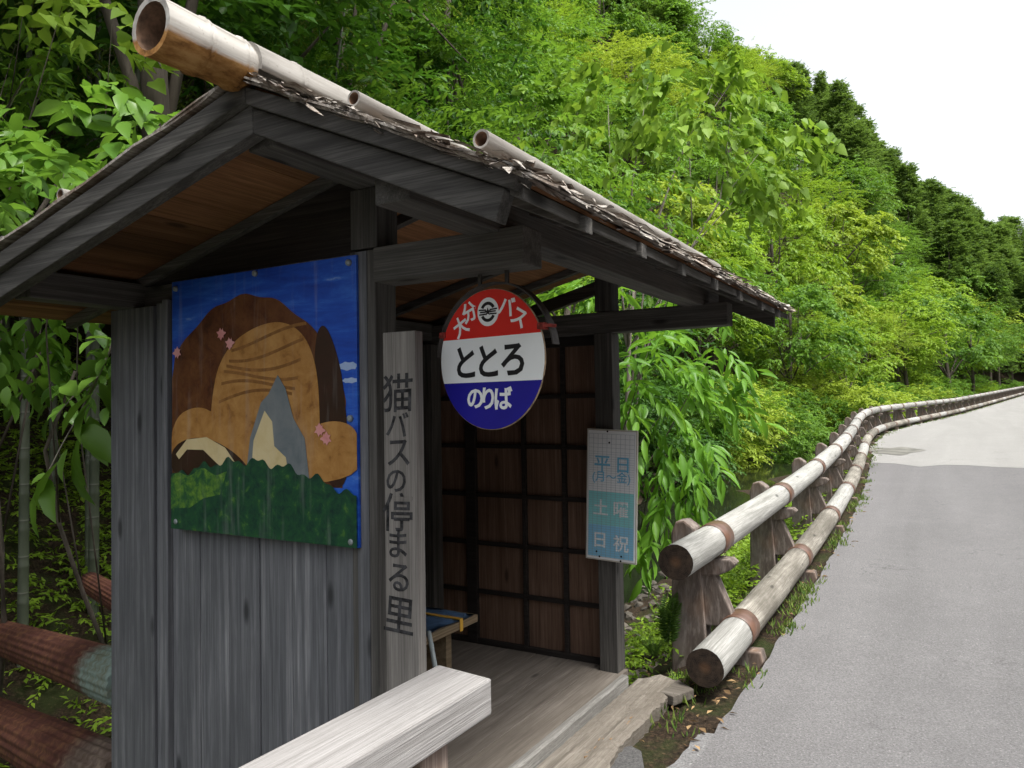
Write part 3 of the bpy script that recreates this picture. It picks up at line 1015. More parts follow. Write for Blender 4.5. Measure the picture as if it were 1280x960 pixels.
m = MB(); m.box(PX0, PX1, PY, PY + 0.012, PZ0, PZ1, 0.002)
m.build('panel', mp_['sky'], pt)


def clean(poly):
    out = []
    for p in poly:
        if not out or (abs(p[0] - out[-1][0]) + abs(p[1] - out[-1][1])) > 1e-5: out.append(p)
    if abs(out[0][0] - out[-1][0]) + abs(out[0][1] - out[-1][1]) < 1e-5: out.pop()
    return out


def flat_shape(name, pts, lay, mat):
    """painted area, corner coordinates 0..1 on the board"""
    m = MB()
    y = PY - 0.0006 * lay
    w, h = PX1 - PX0, PZ1 - PZ0
    P = [(PX0 + 0.0012 + u_ * (w - 0.0024), PZ0 + 0.0012 + v_ * (h - 0.0024)) for u_, v_ in [(min(1, max(0, p_[0])), min(1, max(0, p_[1]))) for p_ in pts]]
    m.prism(clean(P), y - 0.0003, y + 0.0003, 'y')
    return m.build(name, mat, pt)


def blob(cx, cy_, rx_, ry_, n=40, wob=0.04, a0=0, a1=2 * math.pi):
    ph = random.uniform(0, 6)
    return [(min(1, max(0, cx + rx_ * math.cos(a) * (1 + wob * math.sin(5 * a + ph)))), min(1, max(0, cy_ + ry_ * math.sin(a) * (1 + wob * math.sin(7 * a + ph))))) for a in np.linspace(a0, a1, n + 1)[:-1]]


def smooth(pts, it=3):
    for _ in range(it):
        q = []
        for i in range(len(pts)):
            a_, b_ = pts[i], pts[(i + 1) % len(pts)]
            q += [(a_[0] * 0.75 + b_[0] * 0.25, a_[1] * 0.75 + b_[1] * 0.25), (a_[0] * 0.25 + b_[0] * 0.75, a_[1] * 0.25 + b_[1] * 0.75)]
        pts = q
    return pts


for k, (u_, v_, a_, b_) in enumerate(((0.96, 0.62, 0.05, 0.014), (0.97, 0.57, 0.04, 0.009))):
    flat_shape('painted_cloud', blob(u_, v_, a_, b_, 40, 0.16), 1, mp_['cloud'])
flat_shape('painted_hill', [(0.0, 0.2)] + [(0.0, 0.6)] + [(0.02 + 0.9 * t, 0.58 + 0.33 * math.sin(math.pi * min(1, t * 0.9 + 0.08)) ** 0.75 + 0.006 * math.sin(31 * t)) for t in np.linspace(0, 1, 50)] + [(0.95, 0.5), (0.93, 0.2)], 2, mp_['brown'])
flat_shape('painted_hill', smooth([(0.84, 0.2), (0.8, 0.6), (0.81, 0.74), (0.85, 0.78), (0.9, 0.7), (0.945, 0.55), (0.97, 0.2)]), 3, mp_['dark'])
flat_shape('painted_hill', smooth([(0.22, 0.2), (0.25, 0.58), (0.34, 0.72), (0.5, 0.79), (0.66, 0.8), (0.78, 0.72), (0.83, 0.55), (0.82, 0.2)]), 4, mp_['ochre'])
for k in range(6):                              # strata across the ochre hill
    v0 = 0.5 + 0.045 * k
    flat_shape('painted_stratum', [(0.29 + 0.015 * k + 0.4 * t, v0 + 0.03 * math.sin(3 * t + k) + 0.02 * t) for t in np.linspace(0, 1, 16)] + [(0.29 + 0.015 * k + 0.4 * t, v0 + 0.012 + 0.03 * math.sin(3 * t + k) + 0.02 * t) for t in np.linspace(1, 0, 16)], 5, mp_['stratum'])
flat_shape('painted_hill', smooth([(-0.02, 0.2), (0.0, 0.44), (0.16, 0.5), (0.3, 0.45), (0.5, 0.38), (0.75, 0.4), (0.9, 0.44), (1.02, 0.4), (1.02, 0.2)]), 6, mp_['ochre'])
flat_shape('painted_hill', smooth([(-0.02, 0.2), (0.0, 0.34), (0.2, 0.38), (0.42, 0.3), (0.5, 0.2)]), 7, mp_['dark'])
flat_shape('painted_rock', [(0.44, 0.2), (0.47, 0.37), (0.53, 0.5), (0.57, 0.53), (0.62, 0.6), (0.66, 0.55), (0.7, 0.44), (0.755, 0.37), (0.78, 0.2)], 9, mp_['grey'])
flat_shape('painted_rock', [(0.47, 0.2), (0.49, 0.36), (0.55, 0.47), (0.59, 0.43), (0.6, 0.34), (0.66, 0.3), (0.68, 0.2)], 10, mp_['cream'])
flat_shape('painted_path', [(0.03, 0.3), (0.1, 0.36), (0.22, 0.37), (0.33, 0.33), (0.4, 0.26), (0.38, 0.22), (0.28, 0.27), (0.2, 0.32), (0.1, 0.32), (0.05, 0.28)], 10, mp_['cream'])
for u_, v_ in ((0.04, 0.71), (0.31, 0.77), (0.83, 0.4), (0.36, 0.73), (0.86, 0.37)):
    flat_shape('painted_flower', blob(u_, v_, 0.022, 0.02, 30, 0.3), 11, mp_['pink'])
bt = [(0, 0.0)] + [(t, 0.2 + 0.09 * math.sin(math.pi * (t * 0.95 + 0.03)) + 0.012 * math.sin(40 * t) + 0.008 * math.sin(93 * t + 1) - 0.035 * t * t) for t in np.linspace(0, 1, 90)] + [(1, 0.0)]
flat_shape('painted_bush', bt, 12, mp_['bush'])
flat_shape('painted_bush', [(0.0, 0.08)] + [(t, 0.195 + 0.09 * math.sin(math.pi * (t * 0.95 + 0.03)) + 0.012 * math.sin(40 * t) - 0.4 * t * t) for t in np.linspace(0, 0.34, 40)] + [(0.3, 0.15), (0.2, 0.13), (0.12, 0.09)], 13, mp_['bushlight'])
for u_, v_ in ((0.03, 0.97), (0.97, 0.975), (0.97, 0.02), (0.03, 0.03), (0.97, 0.44), (0.5, 0.985)):
    x_, z_ = PX0 + u_ * (PX1 - PX0), PZ0 + v_ * (PZ1 - PZ0)
    m = MB()
    m.tube([(x_, PY - 0.0002, z_), (x_, PY - 0.009, z_), (x_, PY - 0.011, z_)], [0.011, 0.01, 0.004], 12)
    m.build('bolt', M['bolt'], pt)


# ------------------------------------------------------------------ lettering
def text_bm(m, s_, size, cx, cz, y=0.0, rot=0.0, bold=0.0, sx=1.0, depth=0.0008, shear=0.0, mat=0):
    cu = bpy.data.curves.new('t', 'FONT')
    cu.body = s_
    cu.size = size
    cu.offset = bold
    cu.extrude = depth
    cu.resolution_u = 3
    o = bpy.data.objects.new('t', cu)
    COL.objects.link(o)
    dg = bpy.context.evaluated_depsgraph_get()
    me = bpy.data.meshes.new_from_object(o.evaluated_get(dg))
    bpy.data.objects.remove(o)
    bpy.data.curves.remove(cu)
    co = np.array([v.co[:] for v in me.vertices])
    if len(co):
        c_ = (co.max(0) + co.min(0)) / 2
        cr, sr = math.cos(rot), math.sin(rot)
        for v in me.vertices:
            a, b, e = v.co.x - c_[0], v.co.y - c_[1], v.co.z
            a *= sx
            a += shear * b
            v.co = (cx + a * cr - b * sr, y - e, cz + a * sr + b * cr)
        for p in me.polygons: p.material_index = mat
        m.bm.from_mesh(me)
    bpy.data.meshes.remove(me)


# round bus stop sign under the front tie beam
RS = 0.205
sg = empty('bus_stop_sign', (0, 0, 0), 'round red white and blue enamel bus stop sign hung from the shelter beam', 'sign')
SX = 0.975


def band_disc(v0, v1, y, r=RS, n=50):
    a0, a1 = math.asin(max(-1, min(1, v0))), math.asin(max(-1, min(1, v1)))
    an = np.linspace(a0, a1, n)
    return [(r * SX * math.cos(a), r * math.sin(a)) for a in an] + [(-r * SX * math.cos(a), r * math.sin(a)) for a in an[::-1]]


for nm, v0, v1, mt in (('red_field', 0.32, 1, 'signred'), ('white_field', -0.325, 0.32, 'signwhite'), ('blue_field', -1, -0.325, 'signblue')):
    m = MB(); m.prism(clean(band_disc(v0, v1, 0)), -0.003, 0.003, 'y')
    m.build(nm, M[mt], sg)
m = MB()
an = np.linspace(0, 2 * math.pi, 73)[:-1]
m.tube([(RS * SX * math.cos(a), 0.001, RS * math.sin(a)) for a in an] + [(RS * SX, 0.001, 0)], 0.0028, 6, cap=False)
m.build('rim', plain('worn_sign_rim', (0.3, 0.22, 0.14), 0.5, 0.5, 30), sg)
for word in ((('大', -0.575, 0.51, 27), ('分', -0.39, 0.71, 18)), (('バ', 0.34, 0.735, -16), ('ス', 0.565, 0.55, -30))):
    m = MB()
    for ch, u_, v_, rt_ in word:
        text_bm(m, ch, 0.31 * RS, u_ * RS * SX, v_ * RS, -0.0035, R(rt_), 0.0014, 0.95)
    m.build('white_lettering', M['signwhite'], sg)
m = MB()
for ch, u_ in (('の', -0.3), ('り', -0.04), ('ば', 0.25)):
    text_bm(m, ch, 0.35 * RS, u_ * RS * SX, -0.56 * RS, -0.0035, 0, 0.0018)
m.build('white_lettering', M['signwhite'], sg)
m = MB()
for ch, u_ in (('と', -0.48), ('と', -0.03), ('ろ', 0.43)):
    text_bm(m, ch, 0.53 * RS, u_ * RS * SX, -0.005, -0.0035, 0, 0.0026, 0.98)
m.build('black_lettering', M['black'], sg)
# round emblem
em = MB()
em.prism([(-0.02 * RS + 0.2 * RS * math.cos(a), 0.68 * RS + 0.205 * RS * math.sin(a)) for a in an], -0.0042, -0.003, 'y')
emo = em.build('emblem', M['signwhite'], sg)
m = MB()
ex, ez = -0.02 * RS, 0.68 * RS
for a0, a1 in ((R(28), R(152)), (R(208), R(332))):
    aa = np.linspace(a0, a1, 16)
    m.prism([(ex + 0.145 * RS * math.cos(a), ez + 0.145 * RS * math.sin(a)) for a in aa] + [(ex + 0.095 * RS * math.cos(a), ez + 0.1 * RS * math.sin(a)) for a in aa[::-1]], -0.0048, -0.0042, 'y')
for dz, w in ((0.028, 0.175), (0.0, 0.15), (-0.03, 0.165)):
    for sgn in (-1, 1):
        m.prism([(ex + sgn * 0.035 * RS, ez + (dz - 0.011) * RS), (ex + sgn * w * RS, ez + (dz * 1.2 - 0.009) * RS), (ex + sgn * w * RS, ez + (dz * 1.2 + 0.012) * RS), (ex + sgn * 0.035 * RS, ez + (dz + 0.011) * RS)], -0.0048, -0.0042, 'y')
star = [(ex + (0.06 if k % 2 == 0 else 0.025) * RS * math.sin(k * math.pi / 5), ez + (0.06 if k % 2 == 0 else 0.025) * RS * math.cos(k * math.pi / 5)) for k in range(10)]
m.prism(star, -0.0055, -0.0042, 'y')
m.build('emblem_mark', M['black'], emo)
# half hoop bracket with two hangers
m = MB()
hp = []
for a in np.linspace(R(8), R(176), 40):
    hp.append((1.1 * RS * math.cos(a), 0.02, 1.1 * RS * math.sin(a)))
prev = None
for p in hp:
    n_ = Vector((p[0], 0, p[2])).normalized()
    ring = [m.bm.verts.new(Vector(p) + n_ * dx + Vector((0, dy, 0))) for dx, dy in ((-0.0025, -0.014), (0.0025, -0.014), (0.0025, 0.014), (-0.0025, 0.014))]
    if prev:
        for k in range(4): m.bm.faces.new((prev[k], prev[(k + 1) % 4], ring[(k + 1) % 4], ring[k]))
    else: m.bm.faces.new(ring)
    prev = ring
m.bm.faces.new(prev[::-1])
bmesh.ops.recalc_face_normals(m.bm, faces=m.bm.faces)
for x_ in (-0.05, 0.055):
    m.box(x_ - 0.006, x_ + 0.006, 0.012, 0.018, 1.07 * RS, 1.29 * RS)
m.build('hoop_bracket', M['iron'], sg)
for sgn in (-1, 1):
    m = MB()
    m.box(sgn * 0.93 * RS - 0.012, sgn * 0.93 * RS + 0.012, -0.008, 0.02, 0.36 * RS, 0.45 * RS, 0.002)
    m.tube([(sgn * 0.92 * RS, -0.014, 0.42 * RS), (sgn * 1.1 * RS, 0.02, 0.4 * RS)], 0.005, 8)
    m.build('clip', M['rustclip'], sg)
sc_ = at_y(613.2, 449, 1.888)
sg.location = sc_
sg.rotation_euler = (0, 0, R(-9))
for ch in sg.children: ch.matrix_parent_inverse = Matrix.Identity(4)

# wooden board with brush writing, standing against the corner post
wb = empty('wooden_sign', (-1.445, 1.8, 0.0), 'tall grey upright plank with black brush writing beside the painted board', 'sign')
m = MB()
bl, br = at_y(478.3, 416, 1.79), at_y(518.5, 413, 1.79)
m.hexa([(x, y, z) for x, zt in ((bl.x, bl.z), (br.x, br.z)) for y in (1.79, 1.828) for z in (0.0, zt)], 0.003)
m.build('plank', M['board'], wb)
m = MB()
for ch, px_, py_, hgt, rot in (('猫', 496.5, 491, 44, 2), ('バ', 496.5, 530, 31, -3), ('ス', 498, 566, 36, 3), ('の', 495, 601, 31, -5), ('停', 496.5, 640, 44, 2), ('ま', 497.5, 680, 34, 2), ('る', 498.5, 722, 36, -3), ('里', 499, 769, 44, -2)):
    c = at_y(px_, py_, 1.789)
    hz = (at_y(px_, py_ - hgt / 2, 1.789) - at_y(px_, py_ + hgt / 2, 1.789)).z
    text_bm(m, ch, hz / 0.86, c.x, c.z, 1.7893, R(rot), 0.0011, 1.0, 0.0004, 0.06)
m.build('brush_lettering', M['ink'], wb)

# timetable on the far post
tl = at_y(734, 535.5, 3.8); tr = at_y(797, 538.5, 3.8); blt = at_y(732, 697.5, 3.8); brt = at_y(796, 706, 3.8)
tb = empty('timetable', (tl.x, 3.8, blt.z), 'pale blue and white bus timetable board on the far shelter post', 'timetable')
TW, TH = (tr - tl).length, (tl - blt).length
ex_ = (tr - tl).normalized(); ez_ = (tl - blt).normalized()
rotm = Matrix((Vector((ex_.x, 0, ez_.x)), Vector((0, 1, 0)), Vector((ex_.z, 0, ez_.z))))
tmat = Matrix.Translation(Vector((blt.x, 3.8, blt.z))) @ rotm.to_4x4()


def tpart(m, name, mat):
    m.bm.transform(tmat)
    return m.build(name, mat, tb)


m = MB(); m.box(0, TW, 0, 0.014, 0, TH, 0.002); tpart(m, 'frame', plain('aluminium_frame', (0.5, 0.48, 0.42), 0.4, 0.1, 20, 0.4))
m = MB(); m.box(0.008, TW - 0.008, -0.002, 0.0, 0.008, TH - 0.008); tpart(m, 'sheet', M['paper'])
m = MB(); m.box(0.016, TW - 0.014, -0.0032, -0.002, TH * 0.27, TH * 0.525); tpart(m, 'teal_band', M['papergreen'])
m = MB(); m.box(0.016, TW - 0.014, -0.0032, -0.002, TH * 0.03, TH * 0.2695); tpart(m, 'blue_band', M['paperblue'])
m = MB()
for k in range(11):
    x_ = 0.016 + (TW - 0.03) * k / 10
    m.box(x_ - 0.0007, x_ + 0.0007, -0.0062, -0.0059, 0.02, TH * 0.965)
for k in range(46):
    z_ = 0.02 + (TH * 0.8) * k / 45
    m.box(0.016, TW - 0.014, -0.0057, -0.0054, z_ - 0.0005, z_ + 0.0005)
for z_ in (0.86, 0.89, 0.93, 0.965):
    m.box(0.016, TW - 0.014, -0.0057, -0.0054, TH * z_ - 0.0006, TH * z_ + 0.0006)
tpart(m, 'ruling', M['greyline'])
m = MB()
text_bm(m, '平', 0.1, TW * 0.32, TH * 0.735, -0.0036, 0, 0.0012)
text_bm(m, '日', 0.095, TW * 0.73, TH * 0.735, -0.0036, 0, 0.0012)
text_bm(m, '(月〜金)', 0.062, TW * 0.5, TH * 0.635, -0.0036, 0, 0.0006)
tpart(m, 'blue_lettering', M['bluetext'])
for word in ((('土', 0.3, 0.405), ('曜', 0.7, 0.4)), (('日', 0.29, 0.155), ('祝', 0.71, 0.145))):
    m = MB()
    for ch, u_, v_ in word:
        text_bm(m, ch, 0.092, TW * u_, TH * v_, -0.0044, 0, 0.0012)
    tpart(m, 'white_lettering', M['signwhite'])
for u_, v_ in ((0.46, 0.9), (0.23, 0.065), (0.29, 0.03), (0.72, 0.05), (0.71, 0.015), (0.42, 0.985)):
    m = MB()
    m.disc((TW * u_, -0.0066, TH * v_), 0.0055, 12)
    tpart(m, 'pin', M['black'])

# bench with a blue mat
bn = empty('bench', (-2.33, 2.6, 0.12), 'rough wooden bench inside the shelter along its side wall', 'bench')
m = MB(); m.box(-2.56, -2.125, 1.97, 3.235, zc(-1.088), zc(-1.05), 0.006); m.build('seat', M['bench'], bn)
for y in (2.1, 3.02):
    m = MB(); m.box(-2.5, -2.17, y, y + 0.045, 0.121, zc(-1.0885), 0.003); m.build('leg', M['bench'], bn)
mt = empty('seat_mat', (-2.33, 2.6, zc(-1.05)), 'faded blue mat tied on the bench seat with yellow tape', 'mat')
m = MB()
NX, NY = 7, 26
g_ = [[m.bm.verts.new((-2.55 + 0.421 * i / (NX - 1) + 0.008 * math.sin(j * 0.9), 1.99 + 1.2 * j / (NY - 1) + 0.02 * i / (NX - 1), zc(-1.047) + 0.0035 * math.sin(i * 1.1 + j * 0.7) + 0.004)) for i in range(NX)] for j in range(NY)]
for j in range(NY - 1):
    for i in range(NX - 1):
        f = m.bm.faces.new((g_[j][i], g_[j][i + 1], g_[j + 1][i + 1], g_[j + 1][i])); f.smooth = True
bmesh.ops.solidify(m.bm, geom=m.bm.faces[:], thickness=0.004)
m.build('cloth', M['mat'], mt)
m = MB(); m.box(-2.57, -2.121, 3.07, 3.095, zc(-1.038), zc(-1.035)); m.box(-2.1235, -2.1205, 3.07, 3.095, zc(-1.095), zc(-1.035)); m.build('strap', M['yellow'], mt)
rp = empty('leaning_rod', (0, 0, 0), 'thin pale metal rod propped under the shelter bench', 'rod')
m = MB(); m.tube([at(546, 845, 3.3), at(538.5, 803, 3.42), at(536, 790, 3.46)], 0.011, 10); m.build('shaft', M['rod'], rp)
m = MB(); m.tube([at(546, 845, 3.3), at(546.5, 848, 3.3)], 0.014, 10); m.build('rubber_tip', M['black'], rp)

# ------------------------------------------------------------------ weathered barrier beam in front
br_ = empty('wooden_barrier', (-1.21, 0.4, 0), 'pale weathered square timber barrier ending beside the shelter opening', 'barrier')
zt = zc(-0.74)
m = MB()
x0, x1, y1 = -1.31, -1.117, 1.785
m.hexa([(x, y, z) for x in (x0, x1) for y in (-2.0, y1 - (x - x0) * 0.12) for z in (zt - 0.097, zt)], 0.006)
m.build('rail', M['pale'], br_)
for y in (1.5, -0.3, -1.8):
    m = MB(); m.box(-1.27, -1.155, y, y + 0.11, -0.15, zt - 0.0975, 0.006); m.build('post', wood('reddish_post_wood_%d' % int(y * 10 + 30), (0.14, 0.1, 0.08), (0.3, 0.235, 0.2), (0.42, 0.35, 0.31), 'z', 40), br_)

# rotting slab lying along the floor edge, and a small offcut
sb = empty('timber_slab', (-1.45, 3.2, 0.03), 'rotting grey timber slab with a split orange core lying along the floor edge', 'timber')
m = MB()
outer = [(760, 959), (771, 934), (790, 915), (805, 902), (815, 888), (827, 877), (838, 866), (848, 852)]
ow = []
for p in outer:
    v_ = ray(*p); q_ = Vector((0, 0, H)) + v_ * ((0.045 - H) / v_.z); ow.append((q_.x, q_.y))
ow = [(ow[0][0] + 0.02, 1.6)] + ow
prof = []
for i, (x_, y_) in enumerate(ow):
    for sub in range(6):
        if i == len(ow) - 1 and sub: break
        t_ = sub / 6
        xa = x_ + (ow[min(i + 1, len(ow) - 1)][0] - x_) * t_ + random.uniform(-0.008, 0.008)
        ya = y_ + (ow[min(i + 1, len(ow) - 1)][1] - y_) * t_
        xi = -1.558 if ya < 3.95 else -1.558 + (ya - 3.95) * 0.75
        rowv = []
        for k in range(9):
            s_ = k / 8
            xx_ = xi + (xa - xi) * s_
            zz_ = 0.066 - 0.02 * s_ + random.uniform(-0.003, 0.003) - (0.012 if 0.35 < s_ < 0.6 and 2.9 < ya < 3.6 else 0) - (0.012 if k == 8 else 0)
            rowv.append(m.bm.verts.new((xx_, ya, zz_)))
        rowv += [m.bm.verts.new((xa - 0.01, ya, -0.06)), m.bm.verts.new((xi, ya, -0.06))]
        prof.append(rowv)
for a_, b_ in zip(prof[:-1], prof[1:]):
    k = len(a_)
    for i in range(k): m.bm.faces.new((a_[i], a_[(i + 1) % k], b_[(i + 1) % k], b_[i]))
m.bm.faces.new(prof[0][::-1]); m.bm.faces.new(prof[-1])
bmesh.ops.recalc_face_normals(m.bm, faces=m.bm.faces)
m.build('slab_body', M['slab'], sb)
m = MB()
for i in range(34):
    y_ = random.uniform(3.0, 3.5)
    x_ = -1.43 + (y_ - 3.2) * 0.04 + random.gauss(0, 0.018)
    ln = random.uniform(0.02, 0.09)
    dx_ = random.uniform(-0.012, 0.012)
    zz_ = random.uniform(0.044, 0.054)
    m.hexa([(x_ + q + (dx_ if yq else 0), y_ + yq * ln, zq) for q in (0, random.uniform(0.003, 0.009)) for yq in (0, 1) for zq in (0.03, zz_ - 0.004 * yq)])
m.build('split_core', wood('split_orange_wood', (0.14, 0.08, 0.04), (0.3, 0.19, 0.105), (0.42, 0.3, 0.19), 'y', 40), sb)
ob = empty('wood_offcut', (0, 0, 0), 'short dark grey wood offcut on the soil by the first guardrail post', 'offcut')
m = MB()
p = [at(825, 880, 4.0), at(842, 890, 3.93), at(868, 885, 4.03), at(848, 874, 4.18)]
pp = [(q.x, q.y) for q in p]
m.prism(pp, 0.0, 0.05, 'z', 0.006)
m.build('offcut_body', wood('offcut_wood', (0.07, 0.06, 0.05), (0.16, 0.14, 0.12), (0.27, 0.245, 0.215), 'x', 40), ob)

# ------------------------------------------------------------------ log guardrail
gr = empty('log_guardrail', (-1.21, 4.83, 0), 'long log guardrail on brown concrete posts curving along the road', 'guardrail')
S = [0.0]
yy = np.arange(3.98, 112, 0.05)
xx = x_edge(yy)
seg = np.hypot(np.diff(xx), np.diff(yy))
cum = np.concatenate([[0], np.cumsum(seg)])
sp_at = lambda s_: (float(np.interp(s_, cum, xx)), float(np.interp(s_, cum, yy)))
SPC = 2.32
first = 0.78
npost = int((cum[-1] - first - 0.5) / SPC) + 1


def frame(s_):
    a = sp_at(max(0, s_ - 0.3)); b = sp_at(s_ + 0.3)
    t = Vector((b[0] - a[0], b[1] - a[1], 0)).normalized()
    x_, y_ = sp_at(s_)
    return Vector((x_, y_, float(z_road(y_)))), t, Vector((t.y, -t.x, 0))   # point, along, to the road side


LZ, UZ, UO = 0.165, 0.712, -0.14


def log(s0, s1, off, z, rad, name, worn, endcap):
    pts, rr = [], []
    k = 7
    for i in range(k + 1):
        s_ = s0 + (s1 - s0) * i / k
        p, t, nrm = frame(s_)
        pts.append(p + nrm * off + Vector((0, 0, z)))
        rr.append(rad * random.uniform(0.985, 1.015))
    m = MB()
    rr2 = [random.uniform(0.985, 1.015) for _ in range(22)]
    m.tube(pts, rr, 22, capmat=1, rad_fn=lambda th, i: rr2[int(th / 6.2832 * 22 + 0.5) % 22])
    c0 = pts[0]
    for v in m.bm.verts: v.co -= c0
    t = (pts[-1] - pts[0]); ang = math.atan2(-t.x, t.y)
    m.bm.transform(Matrix.Rotation(-ang, 4, 'Z'))
    o = m.build(name, [M['logworn'] if worn else M['log'], M['logend']], gr)
    o.matrix_parent_inverse = Matrix.Translation(c0 - Vector(gr.location)) @ Matrix.Rotation(ang, 4, 'Z')
    return o


def post_mesh():
    """section in (across, height); across is positive towards the road"""
    m = MB()
    m.prism([(-0.42, -0.7), (-0.395, 0.745), (-0.365, 0.815), (-0.31, 0.825), (-0.245, 0.78), (-0.245, 0.6), (-0.215, 0.55), (-0.2, 0.32), (-0.14, -0.7)], -0.074, 0.074, 'y', 0.013)
    m.prism([(-0.25, 0.6), (-0.03, 0.6), (0.0, 0.575), (-0.03, 0.535), (-0.1, 0.5), (-0.25, 0.48)], -0.062, 0.062, 'y', 0.01)
    m.prism([(-0.24, 0.5), (-0.13, 0.5), (-0.03, 0.26), (-0.06, 0.18), (-0.24, 0.18)], -0.048, 0.048, 'y', 0.009)
    m.prism([(-0.24, -0.2), (-0.24, 0.1), (-0.1, 0.085), (0.02, 0.055), (0.135, 0.06), (0.15, 0.0), (0.1, -0.1)], -0.06, 0.06, 'y', 0.009)
    me = bpy.data.meshes.new('post')
    m.bm.normal_update(); m.bm.to_mesh(me); m.bm.free()
    me.materials.append(M['post'])
    return me


def band_mesh(rad):
    m = MB()
    m.tube([(0, -0.1, 0), (0, -0.098, 0), (0, 0.098, 0), (0, 0.1, 0)], [rad, rad + 0.004, rad + 0.004, rad], 24, cap=False)
    me = bpy.data.meshes.new('band')
    m.bm.to_mesh(me); m.bm.free()
    me.materials.append(M['band'])
    return me


pm, bu, bl_ = post_mesh(), band_mesh(0.0985), band_mesh(0.1035)
for i in range(npost):
    s_ = first + i * SPC
    p, t, nrm = frame(s_)
    ang = math.atan2(-t.x, t.y)
    rot = Matrix.Rotation(ang, 4, 'Z')
    po = link('post', pm, None, gr)
    po.matrix_parent_inverse = Matrix.Translation(p - Vector(gr.location)) @ rot
    for me, off, z in ((bu, UO, UZ), (bl_, 0, LZ)):
        bo = link('band', me, None, po)
        bo.matrix_parent_inverse = Matrix.Translation((off, 0, z))
    e = first + (i + 1) * SPC if i < npost - 1 else first + i * SPC + 0.5
    if i == 0:
        log(0.0, s_, UO, UZ, 0.0965, 'upper_log', False, True)
        log(0.02, s_, 0, LZ, 0.1015, 'lower_log', False, True)
    log(s_, e, UO, UZ, 0.0965 * random.uniform(0.98, 1.0), 'upper_log', False, False)
    log(s_, e, 0, LZ, 0.1015 * random.uniform(0.98, 1.0), 'lower_log', i % 3 != 2, False)

# ------------------------------------------------------------------ rusty corrugated railings on the old bridge
def corr_pipe(p0, p1, r, ext0, ext1, label, mat):
    p0, p1 = Vector(p0), Vector(p1)
    d = (p1 - p0).normalized()
    m = MB()
    pts = [p0 - d * ext0 + (p1 - p0 + d * (ext0 + ext1)) * (k / 10) for k in range(11)]
    m.tube(pts, r, 120, rad_fn=lambda th, i: 1 + 0.035 * math.sin(th * 20))
    return tag(m.build('rusty_railing', mat), label, 'railing')


corr_pipe(at(0, 795.5, 6.0), at(139, 843, 3.7), 0.12, 2.5, 0.4, 'upper rusty corrugated round railing with a pale teal end beside the shelter wall', M['rustteal'])
corr_pipe(at(0, 905, 5.3), at(139, 975, 3.5), 0.148, 2.5, 0.25, 'lower thick maroon corrugated railing by the shelter foot', M['rust'])
corr_pipe(at(112, 728, 6.4), at(139, 744, 5.6), 0.085, 0.0, 0.9, 'short dark rusty railing end half hidden among the ferns', M['rust'])

# ------------------------------------------------------------------ plants
def leaf_tpl(kind):
    """outline of one leaf: x along the rib 0..1, y half width, z fold / droop"""
    if kind == 'simple':
        P = [(0, 0, 0), (0.42, 0.5, 0.07), (1, 0, -0.1), (0.42, -0.5, 0.07)]
        T = [(0, 2, 1), (0, 3, 2)]
    elif kind == 'heart':
        P = [(0, 0, 0), (-0.06, 0.3, 0.04), (0.18, 0.52, 0.07), (0.55, 0.34, 0.03), (1.0, 0, -0.14), (0.55, -0.34, 0.03), (0.18, -0.52, 0.07), (-0.06, -0.3, 0.04), (0.45, 0, -0.03)]
        T = [(0, 8, 1), (1, 8, 2), (2, 8, 3), (3, 8, 4), (8, 5, 4), (8, 6, 5), (8, 7, 6), (8, 0, 7)]
    else:
        P = [(0, 0, 0), (0.18, 0.33, 0.05), (0.45, 0.5, 0.07), (0.76, 0.32, 0.0), (1, 0, -0.16), (0.76, -0.32, 0.0), (0.45, -0.5, 0.07), (0.18, -0.33, 0.05), (0.35, 0, 0.0), (0.7, 0, -0.06)]
        T = [(0, 8, 1), (1, 8, 2), (2, 8, 9), (2, 9, 3), (3, 9, 4), (9, 5, 4), (9, 6, 5), (8, 6, 9), (8, 7, 6), (8, 0, 7)]
    return np.array(P, float), np.array(T, int)


def unit(v): return v / np.maximum(1e-9, np.linalg.norm(v, axis=-1, keepdims=True))


def leaves(P, Dr, Nr, Ln, W, kind='simple', tint=None):
    """many leaves: base points, directions, face normals, lengths, widths -> V, T, tint"""
    tv, tt = leaf_tpl(kind)
    Dr = unit(Dr)
    Sd = unit(np.cross(Nr, Dr))
    Nr = np.cross(Dr, Sd)
    n, k = len(P), len(tv)
    V = (P[:, None, :] + (tv[None, :, 0, None] * Dr[:, None, :] + tv[None, :, 2, None] * Nr[:, None, :]) * Ln[:, None, None] + tv[None, :, 1, None] * Sd[:, None, :] * W[:, None, None])
    T = tt[None] + (np.arange(n) * k)[:, None, None]
    tn = np.repeat(tint if tint is not None else rng.random(n), len(tt))
    return V.reshape(-1, 3), T.reshape(-1, 3), tn


